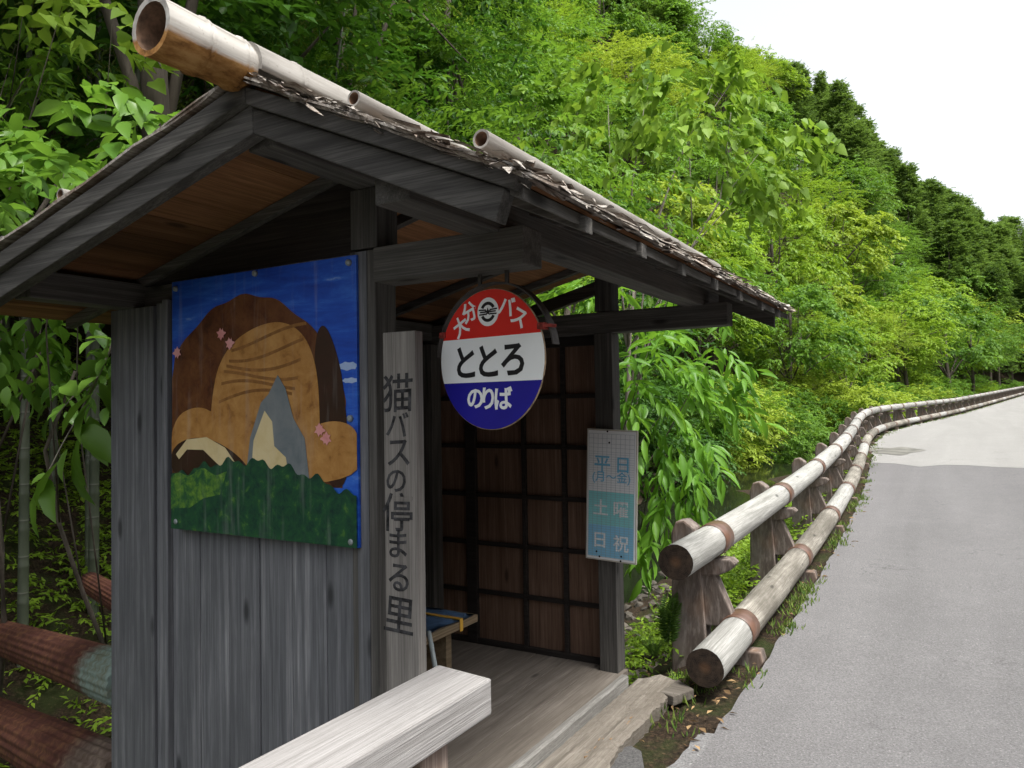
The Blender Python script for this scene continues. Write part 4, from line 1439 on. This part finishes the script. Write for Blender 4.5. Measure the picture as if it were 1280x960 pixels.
def foliage_at(C, out, sig, nspray, nleaf, slen, llen, lw, droop=0.25, kind='simple', btint=None, flat=0.4, lift=0.5):
    """sprays of leaves round bough centres C (n,3), pointing along out (n,3)"""
    nb = len(C)
    sig = np.broadcast_to(np.asarray(sig, float), (nb,))
    Sc = np.repeat(C, nspray, 0) + rng.normal(0, 1, (nb * nspray, 3)) * np.repeat(sig, nspray)[:, None] * np.array([1, 1, flat])
    So = unit(np.repeat(unit(out), nspray, 0) + rng.normal(0, 0.75, (nb * nspray, 3)) * np.array([1, 1, 0.4]))
    bt = np.repeat(btint if btint is not None else rng.random(nb), nspray)
    # leaves along each twig
    ns = len(Sc)
    u = np.tile(np.linspace(0.08, 1, nleaf), ns)
    Sx, Ox = np.repeat(Sc, nleaf, 0), np.repeat(So, nleaf, 0)
    up = np.array([0, 0, 1.0])
    side = unit(np.cross(Ox, up) + 1e-6)
    sgn = np.tile(np.where(np.arange(nleaf) % 2 == 0, 1.0, -1.0), ns)
    P = Sx + Ox * (u * slen)[:, None] - up * (droop * slen * u * u)[:, None]
    D = Ox * 0.65 + side * (sgn * (0.75 - 0.4 * u))[:, None] - up * (droop * (0.5 + rng.random(len(P)) * 1.2))[:, None] + rng.normal(0, 0.22, P.shape)
    N = up * lift * 2 + rng.normal(0, 0.42, P.shape) + np.array([0, 0, 0.2])
    Ln = llen * rng.uniform(0.65, 1.15, len(P))
    t = np.clip(0.15 + 0.5 * np.repeat(bt, nleaf) + 0.25 * rng.random(len(P)) + 0.15 * u, 0, 1)
    return leaves(P, D, N, Ln, Ln * lw * rng.uniform(0.85, 1.1, len(P)), kind, t)


def crown_mesh(name, r, nb, nspray, nleaf, slen, llen, lw, low=-0.55, **kw):
    """uneven crown round the origin, radii r"""
    a = rng.uniform(0, 2 * math.pi, nb)
    cz = rng.uniform(low, 1, nb)
    rad = np.sqrt(np.maximum(0.05, 1 - np.abs(cz) ** 2.2)) * rng.uniform(0.45, 1.0, nb) ** 0.5 * (1 + 0.22 * np.sin(3 * a + rng.uniform(0, 6)))
    C = np.stack([rad * np.cos(a) * r[0], rad * np.sin(a) * r[1], cz * r[2] * rng.uniform(0.8, 1.08, nb)], -1)
    out = np.stack([np.cos(a), np.sin(a), 0.15 + 0.5 * np.maximum(0, cz)], -1)
    V, T, t = foliage_at(C, out, kw.pop('sig', 0.16) * (r[0] + r[1]) / 2, nspray, nleaf, slen, llen, lw, **kw)
    return mesh_np(name, V, T, t), C


def trunk_mesh(name, base, top, r0, limbs, r1=0.4, mat=None, wob=0.06):
    m = MB()
    b, t = Vector(base), Vector(top)
    pts, rr = [], []
    for k in range(8):
        u = k / 7
        p = b.lerp(t, u) + Vector((math.sin(u * 5 + b.x) * wob, math.cos(u * 4 + b.y) * wob, 0)) * (t - b).length * 0.35 * (1 if 0 < k < 7 else 0)
        pts.append(p); rr.append(r0 * (1 - (1 - r1) * u) * (1.25 if k == 0 else 1))
    m.tube(pts, rr, 9)
    for L_ in limbs:
        L_ = Vector(L_)
        u = random.uniform(0.45, 0.95)
        s_ = pts[min(7, int(u * 7))]
        md = s_.lerp(L_, 0.5) + Vector((0, 0, 0.08 * (L_ - s_).length)) + Vector((random.gauss(0, 0.06), random.gauss(0, 0.06), 0)) * (L_ - s_).length
        rl = r0 * 0.34
        m.tube([s_, s_.lerp(md, 0.5) , md, md.lerp(L_, 0.55), L_], [rl, rl * 0.8, rl * 0.6, rl * 0.4, rl * 0.15], 6)
    me = bpy.data.meshes.new(name)
    m.bm.to_mesh(me); m.bm.free()
    return me


def set_mat(o, mat):
    if not o.data.materials: o.data.materials.append(None)
    o.material_slots[0].link = 'OBJECT'
    o.material_slots[0].material = mat


PROTO = {}
for v in range(4):                          # broadleaf: layered sprays
    cm, C = crown_mesh('crown', (1.0, 1.0, 0.95), (80, 75, 90, 70)[v], (13, 12, 14, 11)[v], (12, 11, 13, 9)[v], (0.22, 0.2, 0.26, 0.2)[v], (0.058, 0.07, 0.048, 0.085)[v], (0.5, 0.55, 0.38, 0.6)[v], sig=(0.12, 0.11, 0.13, 0.1)[v], droop=(0.3, 0.5, 0.25, 0.6)[v])
    limbs = C[rng.choice(len(C), 14, replace=False)] * 0.9
    PROTO['broad', v] = (cm, trunk_mesh('trunk', (0, 0, -1.9), (0.05, 0.02, 0.45), 0.06, limbs))
for v in range(3):                          # bushy: leaves down to the ground
    cm, C = crown_mesh('crown', (1.0, 1.0, 0.85), 80, 12, 11, 0.25, 0.085, 0.48, low=-0.95, sig=0.16, droop=0.4)
    PROTO['bush', v] = (cm, trunk_mesh('trunk', (0, 0, -1.0), (0.05, 0.02, 0.3), 0.035, C[rng.choice(len(C), 12, replace=False)] * 0.9))
for v in range(3):                          # fine dense evergreen
    cm, C = crown_mesh('crown', (1.0, 1.0, 1.5), 150, 18, 9, 0.15, 0.05, 0.42, low=-0.9, sig=0.13, droop=0.15)
    PROTO['dense', v] = (cm, trunk_mesh('trunk', (0, 0, -2.6), (0.03, 0.0, 1.1), 0.06, C[rng.choice(len(C), 16, replace=False)] * 0.85))
for v in range(5):                          # cedar, one unit tall: drooping plumes on whorled boughs
    n = 300
    u = rng.random(n) ** 0.85
    zz_ = 0.26 + 0.72 * u
    rad = ((0.175, 0.15, 0.19, 0.16, 0.14)[v] * (1 - u) ** (0.8, 0.95, 0.7, 1.0, 0.75)[v] + 0.008) * rng.uniform(0.35, 1.12, n)
    a = rng.uniform(0, 6.283, n)
    C = np.stack([rad * np.cos(a), rad * np.sin(a), zz_ - rad * 0.1], -1)
    out = np.stack([np.cos(a), np.sin(a), 0.5 + 0 * a], -1)
    V_, T_, t_ = foliage_at(C, out, 0.011, 7, 8, 0.03, 0.02, 0.32, droop=0.15, flat=1.1, lift=0.2)
    PROTO['cedar', v] = (mesh_np('crown', V_, T_, t_), trunk_mesh('trunk', (0, 0, -0.05), (0, 0, 0.97), 0.012, [], 0.1, wob=0.0))


def tree(name, kind, v, loc, sc_, mat, bark_, label, cat='tree', group=None, zs=1.0):
    e = empty(name, loc, label, cat, group)
    e.rotation_euler = (0, 0, random.uniform(0, 6.28))
    cm, tm = PROTO[kind, v]
    base = {'broad': 1.8, 'bush': 0.8, 'dense': 2.4, 'cedar': 0.0}[kind]
    for nm, me, mt in (('crown', cm, mat), ('trunk', tm, bark_)):
        o = bpy.data.objects.new(nm, me)
        COL.objects.link(o)
        o.parent = e
        o.location = (0, 0, base * sc_ * zs)
        o.scale = (sc_, sc_, sc_ * zs)
        set_mat(o, mt)
    return e


def gz(x, y): return float(ground(np.array(x, float), np.array(y, float)))


# --- slope beyond the guardrail: broadleaf trees, bushes in front of them
NT = 0
def scatter(y0, y1, d0, d1, step, fn, jit=0.35):
    yv = y0
    row = 0
    while yv < y1:
        dv = d0 + (step * 0.5 if row % 2 else 0)
        while dv < d1:
            y_ = yv + random.uniform(-jit, jit) * step
            d_ = dv + random.uniform(-jit, jit) * step
            x_ = float(x_edge(y_)) - d_
            fn(x_, y_, d_)
            dv += step
        yv += step * 0.87
        row += 1


def front_bush(x, y, d):
    s_ = random.uniform(1.1, 1.9)
    tree('shrub', 'bush', random.randrange(3), (x, y, gz(x, y) - 0.15), s_, L[random.choice(['lime', 'green', 'green', 'yellow']) if y > 26 else random.choice(['deep', 'green', 'deep'])], M['bark'],  # nearer shrubs get deeper greens, under-canopy shade put into the leaf colour
         'leafy green shrub leaning over the stream behind the log guardrail', 'shrub', 'shrubs along the stream')


# the ridge as seen down the valley: direction (x) and height (y) of the tree tops
_sx = [500, 850, 862, 900, 945, 1000, 1040, 1075, 1100, 1130, 1160, 1190, 1215, 1250, 1290]
_sy = [-300, -60, 36, 47, 62, 74, 88, 120, 150, 184, 214, 234, 253, 267, 281]


def top_limit(x, y):
    """greatest height a tree may reach at x, y without rising over the ridge line"""
    v = Vector((x, y, 0))
    q = Vector((v.dot(r2), -v.dot(u2), v.dot(fwd)))
    if q.z < 1: return 99
    px_ = 640 + F * q.x / q.z
    lim = float(np.interp(px_, _sx, _sy)) + random.uniform(-5, 7)
    r_ = ray(px_, lim)
    return H + r_.z * math.hypot(x, y) / math.hypot(r_.x, r_.y)


def slope_tree(x, y, d):
    s_ = random.uniform(1.7, 2.9) * (1 + 0.006 * y)
    far = y > 45
    s_ = min(s_, (top_limit(x, y) - gz(x, y)) / 2.75)
    if s_ < 1.0: return
    tree('broadleaf_tree', 'broad', random.randrange(4), (x, y, gz(x, y) - 0.2), s_, L[random.choice(['lime', 'yellow', 'green', 'lime', 'green']) if y > 27 else random.choice(['green', 'deep', 'green', 'lime'])], M['bark'],
         'distant bright green tree on the slope along the far road' if far else 'bright green broadleaf tree on the slope beyond the guardrail', 'tree',
         'broadleaf trees far along the road' if far else 'broadleaf trees on the near slope')


def ridge_cedar(x, y, d):
    h = min(random.uniform(15, 20), top_limit(x, y) - gz(x, y) + 0.3)
    if h < 7: return
    tree('cedar_tree', 'cedar', random.randrange(5), (x, y, gz(x, y) - 0.3), h, L['cedar'], M['cedarbark'],
         'tall dark green cedar in the plantation along the ridge', 'tree', 'cedars on the ridge', zs=1.0).scale = (random.uniform(0.85, 1.3),) * 2 + (1.0,)


scatter(9.5, 20, 6.0, 8.5, 2.1, front_bush)
scatter(20, 40, 4.9, 7.5, 2.2, front_bush)
scatter(40, 95, 3.7, 7.0, 3.0, front_bush)
scatter(12, 40, 7.2, 30, 3.9, slope_tree)
scatter(40, 66, 6.0, 28, 4.7, slope_tree)
scatter(66, 84, 5.5, 25, 4.8, slope_tree)
scatter(84, 104, 5.5, 12.5, 4.8, slope_tree)
scatter(48, 64, 29, 42, 4.4, ridge_cedar)
scatter(64, 84, 26, 42, 3.9, ridge_cedar)
scatter(84, 100, 14, 42, 3.9, ridge_cedar)
scatter(100, 150, 5.0, 26, 4.5, ridge_cedar)


# --- dark wood behind the shelter
def wood_tree(x, y, d):
    if x > -6.2 or (y < 5.0 and x > -10.5): return
    s_ = random.uniform(1.8, 2.5)
    k = random.choice(['broad', 'dense', 'broad'])
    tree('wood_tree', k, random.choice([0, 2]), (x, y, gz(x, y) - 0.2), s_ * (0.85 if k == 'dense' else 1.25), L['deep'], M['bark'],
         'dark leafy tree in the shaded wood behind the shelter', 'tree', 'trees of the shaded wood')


scatter(-7, 13, 6.0, 26, 3.6, wood_tree)

for x_, y_, s_, z_ in ((-5.3, 3.5, 2.3, 4.6), (-5.4, 0.9, 2.4, 4.4), (-6.6, 2.0, 2.5, 5.0), (-7.2, 0.4, 2.6, 4.2), (-8.4, 2.5, 2.7, 4.6), (-8.2, 6.0, 2.8, 3.6), (-9.5, 1.8, 2.9, 4.6), (-10.5, 4.6, 3.0, 4.5), (-9.0, -2.0, 2.8, 4.4), (-12, 0.5, 3.0, 4.0)):  # tall trees added overhead to keep the wood floor dark
    tree('shade_tree', 'broad', random.choice([0, 2]), (x_, y_, gz(x_, y_) - 0.2), s_, L['deep'], M['bark'], 'tall tree added to shade the wood from high above the shelter', 'tree', 'tall trees added for shade', zs=1.0 + z_ / 3.2)
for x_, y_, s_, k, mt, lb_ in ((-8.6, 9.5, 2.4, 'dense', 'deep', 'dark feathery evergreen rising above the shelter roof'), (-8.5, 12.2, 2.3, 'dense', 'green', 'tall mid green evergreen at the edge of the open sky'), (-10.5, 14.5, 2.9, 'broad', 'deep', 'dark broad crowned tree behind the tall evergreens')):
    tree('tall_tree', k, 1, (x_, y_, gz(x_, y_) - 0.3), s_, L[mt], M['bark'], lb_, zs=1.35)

# --- bamboo culms standing in the wood on the left
bm_leaf = None
for i, (px_, py_, dpt, dia, lean) in enumerate(((30, 560, 7.2, 0.1, 0.1), (66, 330, 9.0, 0.1, -0.1), (112, 300, 8.4, 0.1, 0.0), (158, 250, 7.4, 0.1, 0.35), (282, 60, 9.5, 0.1, 0.3), (10, 200, 10, 0.09, 0.2), (118, 470, 8.0, 0.11, 0.1), (395, 60, 9.0, 0.075, 0.9))):
    b = at(px_, py_, dpt)
    z0 = gz(b.x, b.y)
    e = empty('bamboo', (b.x, b.y, z0), ['pale grey bamboo culm by the drooping big leafed branch', 'thin pale bamboo culm high behind the roof slope', 'dark green bamboo culm in the deep shade', 'pale slanting bamboo culm close behind the ridge bamboo end',
                                      'grey bamboo culm above the shelter roof ridge', 'half hidden bamboo culm at the very edge of the wood', 'dark thick bamboo culm beside the shelter wall post', 'slender green bamboo culm leaning over the roof'][i], 'bamboo')
    m = MB()
    hgt = 8.5
    pts, rr = [], []
    z = -0.1
    while z < hgt:
        for dz, k in ((0, 1.0), (0.012, 1.1), (0.03, 0.97)):
            q = Vector((lean * 0.1 * (z - (b.z - z0)) + lean * 0.02 * max(0, z - 3) ** 1.6, lean * 0.03 * z, z + dz))
            pts.append(q); rr.append(dia / 2 * k * (1 - 0.7 * max(0, z) / hgt))
        z += 0.34
    m.tube(pts, rr, 12)
    m.build('culm', M['culm'] if i != 2 else M['culm'], e, (0, 0, 0))
    nb = 26
    zz_ = rng.uniform(3.6, 8.4, nb)
    aa = rng.uniform(0, 6.28, nb)
    C = np.stack([np.cos(aa) * rng.uniform(0.2, 1.0, nb), np.sin(aa) * rng.uniform(0.2, 1.0, nb), zz_], -1)
    V_, T_, t_ = foliage_at(C, np.stack([np.cos(aa), np.sin(aa), -0.1 + 0 * aa], -1), 0.3, 7, 9, 0.35, 0.13, 0.16, droop=0.5)
    o = link('leaves', mesh_np('leaves', V_, T_, t_), L['bambooleaf'], e, (0, 0, 0))


# --- plants one can look at closely
def hero(name, label, cat, boughs, base, mat, llen, lw, kind, nspray, nleaf, slen, droop, r0=0.035, barkm=None, flat=0.5, lift=0.45, outv=None, nlimb=9):
    """boughs: (x, y, distance, spread)"""
    pts = [at(*b[:3]) for b in boughs]
    base = Vector(base)
    e = empty(name, base, label, cat)
    C = np.array([(p - base)[:] for p in pts])
    cen = C.mean(0)
    out = C - cen + rng.normal(0, 0.1, C.shape)
    if outv is not None: out = out * 0.4 + np.array(outv)
    out[:, 2] *= 0.4
    V_, T_, t_ = foliage_at(C, out, [b[3] for b in boughs], nspray, nleaf, slen, llen, lw, droop, kind, None, flat, lift)
    link('crown', mesh_np('crown', V_, T_, t_), mat, e, (0, 0, 0))
    tm = trunk_mesh('trunk', (0, 0, -0.2), tuple(cen * 0.8 + np.array([0, 0, 0])), r0, [tuple(c) for c in C[rng.permutation(len(C))[:nlimb]]], 0.5, wob=0.12)
    link('trunk', tm, barkm or M['bark'], e, (0, 0, 0))
    return e


# heart leafed tree arching over from the bank
hb = [(735, 105, 9.6, .28), (770, 95, 9.8, .28), (810, 105, 9.4, .3), (850, 110, 9.4, .3), (890, 105, 9.6, .26), (925, 88, 9.7, .2), (915, 130, 9.3, .22), (880, 150, 9.3, .25),
      (765, 165, 9.0, .28), (800, 160, 9.2, .28), (840, 165, 9.0, .25), (870, 180, 9.1, .25), (910, 185, 9.2, .25), (950, 190, 9.3, .22), (985, 170, 9.4, .2), (1000, 172, 9.4, .12), (975, 210, 9.3, .16),
      (940, 225, 9.3, .22), (905, 230, 9.3, .25), (955, 245, 9.3, .15), (760, 130, 9.4, .25), (720, 190, 9.6, .3), (860, 135, 9.7, .25), (930, 165, 9.6, .2)]
hero('heart_leaf_tree', 'bright tree with hanging heart shaped leaves reaching over the shelter eave', 'tree', hb, (-4.3, 8.6, gz(-4.3, 8.6)), L['heart'], 0.15, 0.8, 'heart', 6, 8, 0.3, 0.75, 0.05, M['palebark'], 0.45, 0.2)
# lance leafed chestnut by the far post
lb = [(815, 395, 6.2, .22), (850, 420, 6.4, .2), (885, 450, 6.5, .2), (905, 480, 6.4, .15), (840, 470, 6.2, .2), (810, 440, 6.0, .2), (870, 500, 6.4, .15), (825, 520, 6.0, .2), (845, 560, 6.0, .18),
      (818, 580, 6.0, .2), (850, 600, 6.1, .12), (812, 630, 5.9, .15), (830, 655, 5.9, .12), (700, 372, 6.5, .25), (740, 365, 6.4, .2), (800, 500, 6.3, .2), (790, 560, 6.3, .2)]
hero('chestnut_sapling', 'young tree with long drooping lance leaves between the far shelter post and the guardrail', 'tree', lb, (-3.5, 6.2, gz(-3.5, 6.2)), L['lance'], 0.19, 0.3, 'ovate', 7, 7, 0.26, 0.65, 0.03, M['bark'], 0.6, 0.35)
# mid green shrubs behind the roof
sbh = [(x_, y_, 7.6 + random.uniform(-0.5, 0.5), .28) for x_, y_ in ((460, 110), (500, 140), (540, 165), (520, 130), (560, 190), (600, 190), (640, 170), (660, 190), (700, 200), (690, 165), (730, 230), (770, 250), (800, 270), (840, 300), (650, 150), (610, 160), (700, 240), (880, 330), (760, 215), (815, 240), (560, 150))]
hero('compound_leaf_tree', 'mid green tree with feathery paired leaflets just behind the roof ridge', 'tree', sbh, (-5.6, 6.2, gz(-5.6, 6.2)), L['green'], 0.1, 0.42, 'ovate', 9, 11, 0.34, 0.3, 0.04, None, 0.6)
# big leafed branches on the left
bb = [(x_, y_, 3.9 + random.uniform(-0.3, 0.5), .16) for x_, y_ in ((10, 160), (40, 180), (75, 190), (110, 205), (20, 215), (60, 225), (100, 225), (135, 200), (165, 195), (10, 260), (45, 265), (80, 215), (150, 175), (205, 145), (185, 180), (5, 300), (30, 240), (55, 205))] + [(x_, y_, 4.6, .15) for x_, y_ in ((20, 335), (60, 345), (100, 350), (20, 385), (70, 400), (110, 395), (130, 425), (20, 440), (55, 460), (120, 460))]
hero('persimmon_tree', 'tree with broad glossy leaves spilling over the low side of the roof', 'tree', bb, (-5.8, 3.6, gz(-5.8, 3.6)), L['big'], 0.15, 0.52, 'ovate', 5, 6, 0.24, 0.5, 0.02, M['bark'], 0.5, 0.5, nlimb=3)
tb_ = [(60, 10, 5.2, .2), (100, 20, 5.0, .2), (140, 30, 5.0, .18), (165, 40, 5.2, .14), (120, 5, 5.2, .2), (80, 0, 5.1, .2), (30, 8, 5.3, .2), (175, 60, 5.4, .1)]
hero('overhanging_tree', 'broad leafed tree hanging in from above beside the ridge bamboo', 'tree', tb_, (-7.0, 3.0, gz(-7.0, 3.0)), L['heart'], 0.14, 0.75, 'heart', 3, 5, 0.26, 0.6, 0.03, nlimb=4)
ob_ = [(20, 55, 5.4, .16), (50, 65, 5.4, .14), (30, 100, 5.4, .14), (60, 98, 5.3, .12), (15, 95, 5.5, .15)]
hero('fan_leaf_tree', 'dark tree with fans of narrow leaflets near the bamboo culms', 'tree', ob_, (-7.2, 2.0, gz(-7.2, 2.0)), L['green'], 0.13, 0.36, 'ovate', 6, 8, 0.2, 0.35, 0.03)
# drooping branch with large single leaves
e = empty('drooping_branch', at(137, 430, 3.6), 'drooping twig with large dark green oval leaves beside the shelter wall', 'branch')
o0 = Vector(e.location)
tw = [(150, 400), (137, 440), (118, 480), (98, 520), (78, 555), (60, 590), (50, 615)]
m = MB()
m.tube([at(x_, y_, 3.65) - o0 for x_, y_ in tw], [0.007, 0.006, 0.005, 0.004, 0.003, 0.003, 0.002], 6)
m.tube([at(118, 480, 3.65) - o0, at(92, 495, 3.65) - o0, at(70, 520, 3.6) - o0], [0.004, 0.003, 0.002], 6)
m.tube([at(137, 440, 3.65) - o0, at(170, 455, 3.7) - o0], [0.004, 0.003], 6)
m.build('twig', M['palebark'], e, (0, 0, 0))
lf = [((50, 610), (34, 682)), ((62, 598), (62, 660)), ((75, 575), (32, 640)), ((85, 560), (70, 608)), ((92, 560), (108, 645)), ((100, 540), (96, 620)), ((112, 520), (132, 590)), ((104, 530), (150, 585)), ((118, 490), (62, 545)), ((112, 500), (80, 580)), ((125, 470), (75, 500)),
      ((125, 478), (150, 535)), ((135, 445), (110, 480)), ((130, 450), (100, 430)), ((140, 425), (90, 415)), ((140, 425), (120, 455)), ((96, 495), (66, 465)), ((78, 512), (45, 530)), ((60, 592), (22, 612)), ((138, 470), (160, 520)), ((128, 405), (100, 385)), ((120, 425), (85, 445))]
Pb = np.array([(at(*a_, 3.6 + random.uniform(-0.1, 0.12)) - o0)[:] for a_, b_ in lf])
Pt = np.array([(at(*b_, 3.6 + random.uniform(-0.18, 0.12)) - o0)[:] for a_, b_ in lf])
Dv = Pt - Pb
Ln = np.linalg.norm(Dv, axis=1) * np.where(np.arange(len(Dv)) > 8, 0.75, 1.0)
Nv = np.array([-0.1, -0.5, 0.8]) + rng.normal(0, 0.3, Pb.shape)
V_, T_, t_ = leaves(Pb, Dv, Nv, Ln * 0.88, Ln * 0.37, 'ovate', rng.uniform(0.35, 0.9, len(Pb)))
link('leaf', mesh_np('leaf', V_, T_, t_, smooth=False), L['big'], e, (0, 0, 0))

# fern at the foot of the first guardrail post
def fern(loc, n, h, label, upright=0.75):
    e = empty('fern', loc, label, 'fern')
    for k in range(n):
        a = 6.283 * k / n + random.uniform(-0.3, 0.3)
        u = np.linspace(0, 1, 24)
        lean = random.uniform(0.25, 0.6) * (1 - upright) * 3
        hh = h * random.uniform(0.75, 1.1)
        px_ = np.cos(a) * lean * hh * u ** 1.6
        py_ = np.sin(a) * lean * hh * u ** 1.6
        pz_ = hh * (u - 0.22 * u ** 3)
        C = np.stack([px_, py_, pz_], -1)
        tg = unit(np.gradient(C, axis=0))
        sd_ = unit(np.cross(tg, np.array([np.cos(a), np.sin(a), 0.25])))
        ln = hh * 0.2 * np.sin(np.pi * np.clip(u * 0.88 + 0.14, 0, 1)) ** 0.8
        P = np.concatenate([C[3:], C[3:]])
        D_ = np.concatenate([sd_[3:] + tg[3:] * 0.35, -sd_[3:] + tg[3:] * 0.35])
        N_ = np.cross(D_, np.concatenate([tg[3:], tg[3:]])) + 0.001
        N_ = N_ * np.where(N_[:, 2:3] < 0, -1, 1)
        V_, T_, t_ = leaves(P, D_, N_, np.concatenate([ln[3:], ln[3:]]) + 0.004, np.full(len(P), hh * 0.035), 'simple', rng.uniform(0.3, 0.9, len(P)))
        fr = link('frond', mesh_np('frond', V_, T_, t_), L['fern'], e, (0, 0, 0))
    return e


f0 = at(838, 838, 4.75)
fern((f0.x, f0.y, 0.03), 7, 0.42, 'upright green fern at the foot of the first guardrail post', 0.85)
f1 = at(818, 846, 4.6)
fern((f1.x, f1.y, 0.02), 6, 0.16, 'tiny low fern tuft on the soil beside the far shelter post', 0.5)

# --- ground cover
def cover(name, label, pts, llen, lw, mat, nleaf, slen, up=1.0):
    C = np.array(pts)
    out = rng.normal(0, 1, C.shape) * np.array([1, 1, 0.25]) + np.array([0, 0, up])
    V_, T_, t_ = foliage_at(C, out, 0.03, 1, nleaf, slen, llen, lw, droop=0.25)
    return tag(link(name, mesh_np(name, V_, T_, t_), mat), label, None, None, 'stuff')


pl = []
for i in range(13000):
    x_, y_ = random.uniform(-15, -3.6), random.uniform(-3, 6.5)
    if hump(x_ * 0.6, y_ * 0.6) + random.gauss(0, 0.5) < -0.35: continue
    pl.append((x_, y_, gz(x_, y_) + random.uniform(0.0, 0.22)))
cover('undergrowth', 'low shaded green plants covering the wood floor', pl, 0.085, 0.42, L['lime'], 9, 0.26, 0.4)
pl = []
for i in range(5200):
    y_ = random.uniform(4.4, 24) if random.random() < 0.75 else random.uniform(24, 60)
    d_ = abs(random.gauss(0.45, 0.4)) + 0.3
    if d_ > 2.2 or (y_ < 5.6 and random.random() < 0.7): continue
    x_ = float(x_edge(y_)) - d_
    pl.append((x_, y_, gz(x_, y_) + random.uniform(0, 0.2)))
cover('weeds', 'bright green weeds on the bank behind the log guardrail', pl, 0.06, 0.5, L['lime'], 8, 0.2, 1.2)


def grass(name, label, spots, h, mat):
    P, D_, N_, ln = [], [], [], []
    for x_, y_, z_ in spots:
        for k in range(random.randint(4, 9)):
            P.append((x_ + random.gauss(0, 0.03), y_ + random.gauss(0, 0.03), z_ - 0.005))
            a = random.uniform(0, 6.28)
            D_.append((math.cos(a) * 0.6, math.sin(a) * 0.6, random.uniform(0.5, 1.4)))
            N_.append((math.cos(a), math.sin(a), 0.3))
            ln.append(h * random.uniform(0.4, 1.2))
    P, D_, N_, ln = map(np.array, (P, D_, N_, ln))
    V_, T_, t_ = leaves(P.astype(float), D_, N_, ln, np.full(len(P), 0.009), 'simple')
    return tag(link(name, mesh_np(name, V_, T_, t_), mat), label, None, None, 'stuff')


sp = []
for i in range(1300):
    y_ = random.uniform(4.1, 14) if random.random() < 0.55 else random.uniform(14, 80)
    cl = math.sin(y_ * 2.3) + 0.6 * math.sin(y_ * 5.9 + 1) + 0.4 * math.sin(y_ * 13)
    if cl < random.uniform(-0.6, 0.9) and y_ < 16: continue
    d_ = random.choice([random.gauss(-0.13, 0.045), random.gauss(-0.13, 0.06), random.uniform(0.2, 0.6)]) - (0.12 * min(1, max(0, (y_ - 14) / 6)) * random.random())
    sp.append((float(x_edge(y_)) - d_, y_, float(z_road(y_)) + (0.01 if d_ < 0.2 else np.interp(d_, _dd, _dz))))
for i in range(22):
    sp.append((random.uniform(-1.4, -1.15), random.uniform(3.5, 4.3), 0.0))
grass('grass', 'short grass tufts along the road edge under the lower logs', sp, 0.06, L['grass'])

# dry leaves and chips
P, D_, N_, ln = [], [], [], []
for i in range(300):
    if i < 80: y_ = random.uniform(4, 14); x_ = float(x_edge(y_)) + abs(random.gauss(0.14, 0.08)); z_ = float(z_road(y_)) + 0.016
    elif i < 120: y_ = random.uniform(3.3, 4.3); x_ = random.uniform(-1.45, -1.0); z_ = 0.02
    else: y_ = random.uniform(4.2, 8); x_ = random.uniform(-3, -1.6); z_ = gz(x_, y_) + 0.02
    a = random.uniform(0, 6.28)
    P.append((x_, y_, z_)); D_.append((math.cos(a), math.sin(a), random.uniform(-0.1, 0.2))); N_.append((random.gauss(0, 0.3), random.gauss(0, 0.3), 1)); ln.append(random.uniform(0.02, 0.075))
P, D_, N_, ln = map(np.array, (P, D_, N_, ln))
V_, T_, t_ = leaves(P, D_, N_, ln, ln * rng.uniform(0.15, 0.5, len(ln)), 'simple')
tag(link('fallen_leaves', mesh_np('fallen_leaves', V_, T_, t_), L['dry']), 'dry leaves and chips littering the road edge and bank', None, None, 'stuff')

# stones of the stream bank
stm = plain('bank_stone', (0.085, 0.075, 0.062), 0.85, 0.55, 7)
m = MB()
for i in range(420):
    y_ = random.uniform(4.3, 13)
    x_ = float(x_edge(y_)) - random.uniform(0.55, 2.9)
    r_ = random.uniform(0.025, 0.1) * (1 if random.random() < 0.85 else 1.7)
    mt_ = Matrix.Translation((x_, y_, gz(x_, y_) + r_ * 0.15)) @ Matrix.Rotation(random.uniform(0, 6), 4, 'Z') @ Matrix.Diagonal((r_, r_ * random.uniform(0.6, 1), r_ * random.uniform(0.4, 0.7), 1))
    rr = bmesh.ops.create_icosphere(m.bm, subdivisions=1, radius=1, matrix=mt_)
    for v_ in rr['verts']:
        v_.co += Vector((random.uniform(-1, 1), random.uniform(-1, 1), random.uniform(-1, 1))) * r_ * 0.22
tag(m.build('gravel', stm), 'rough grey brown stones strewn on the stream bank', None, None, 'stuff')
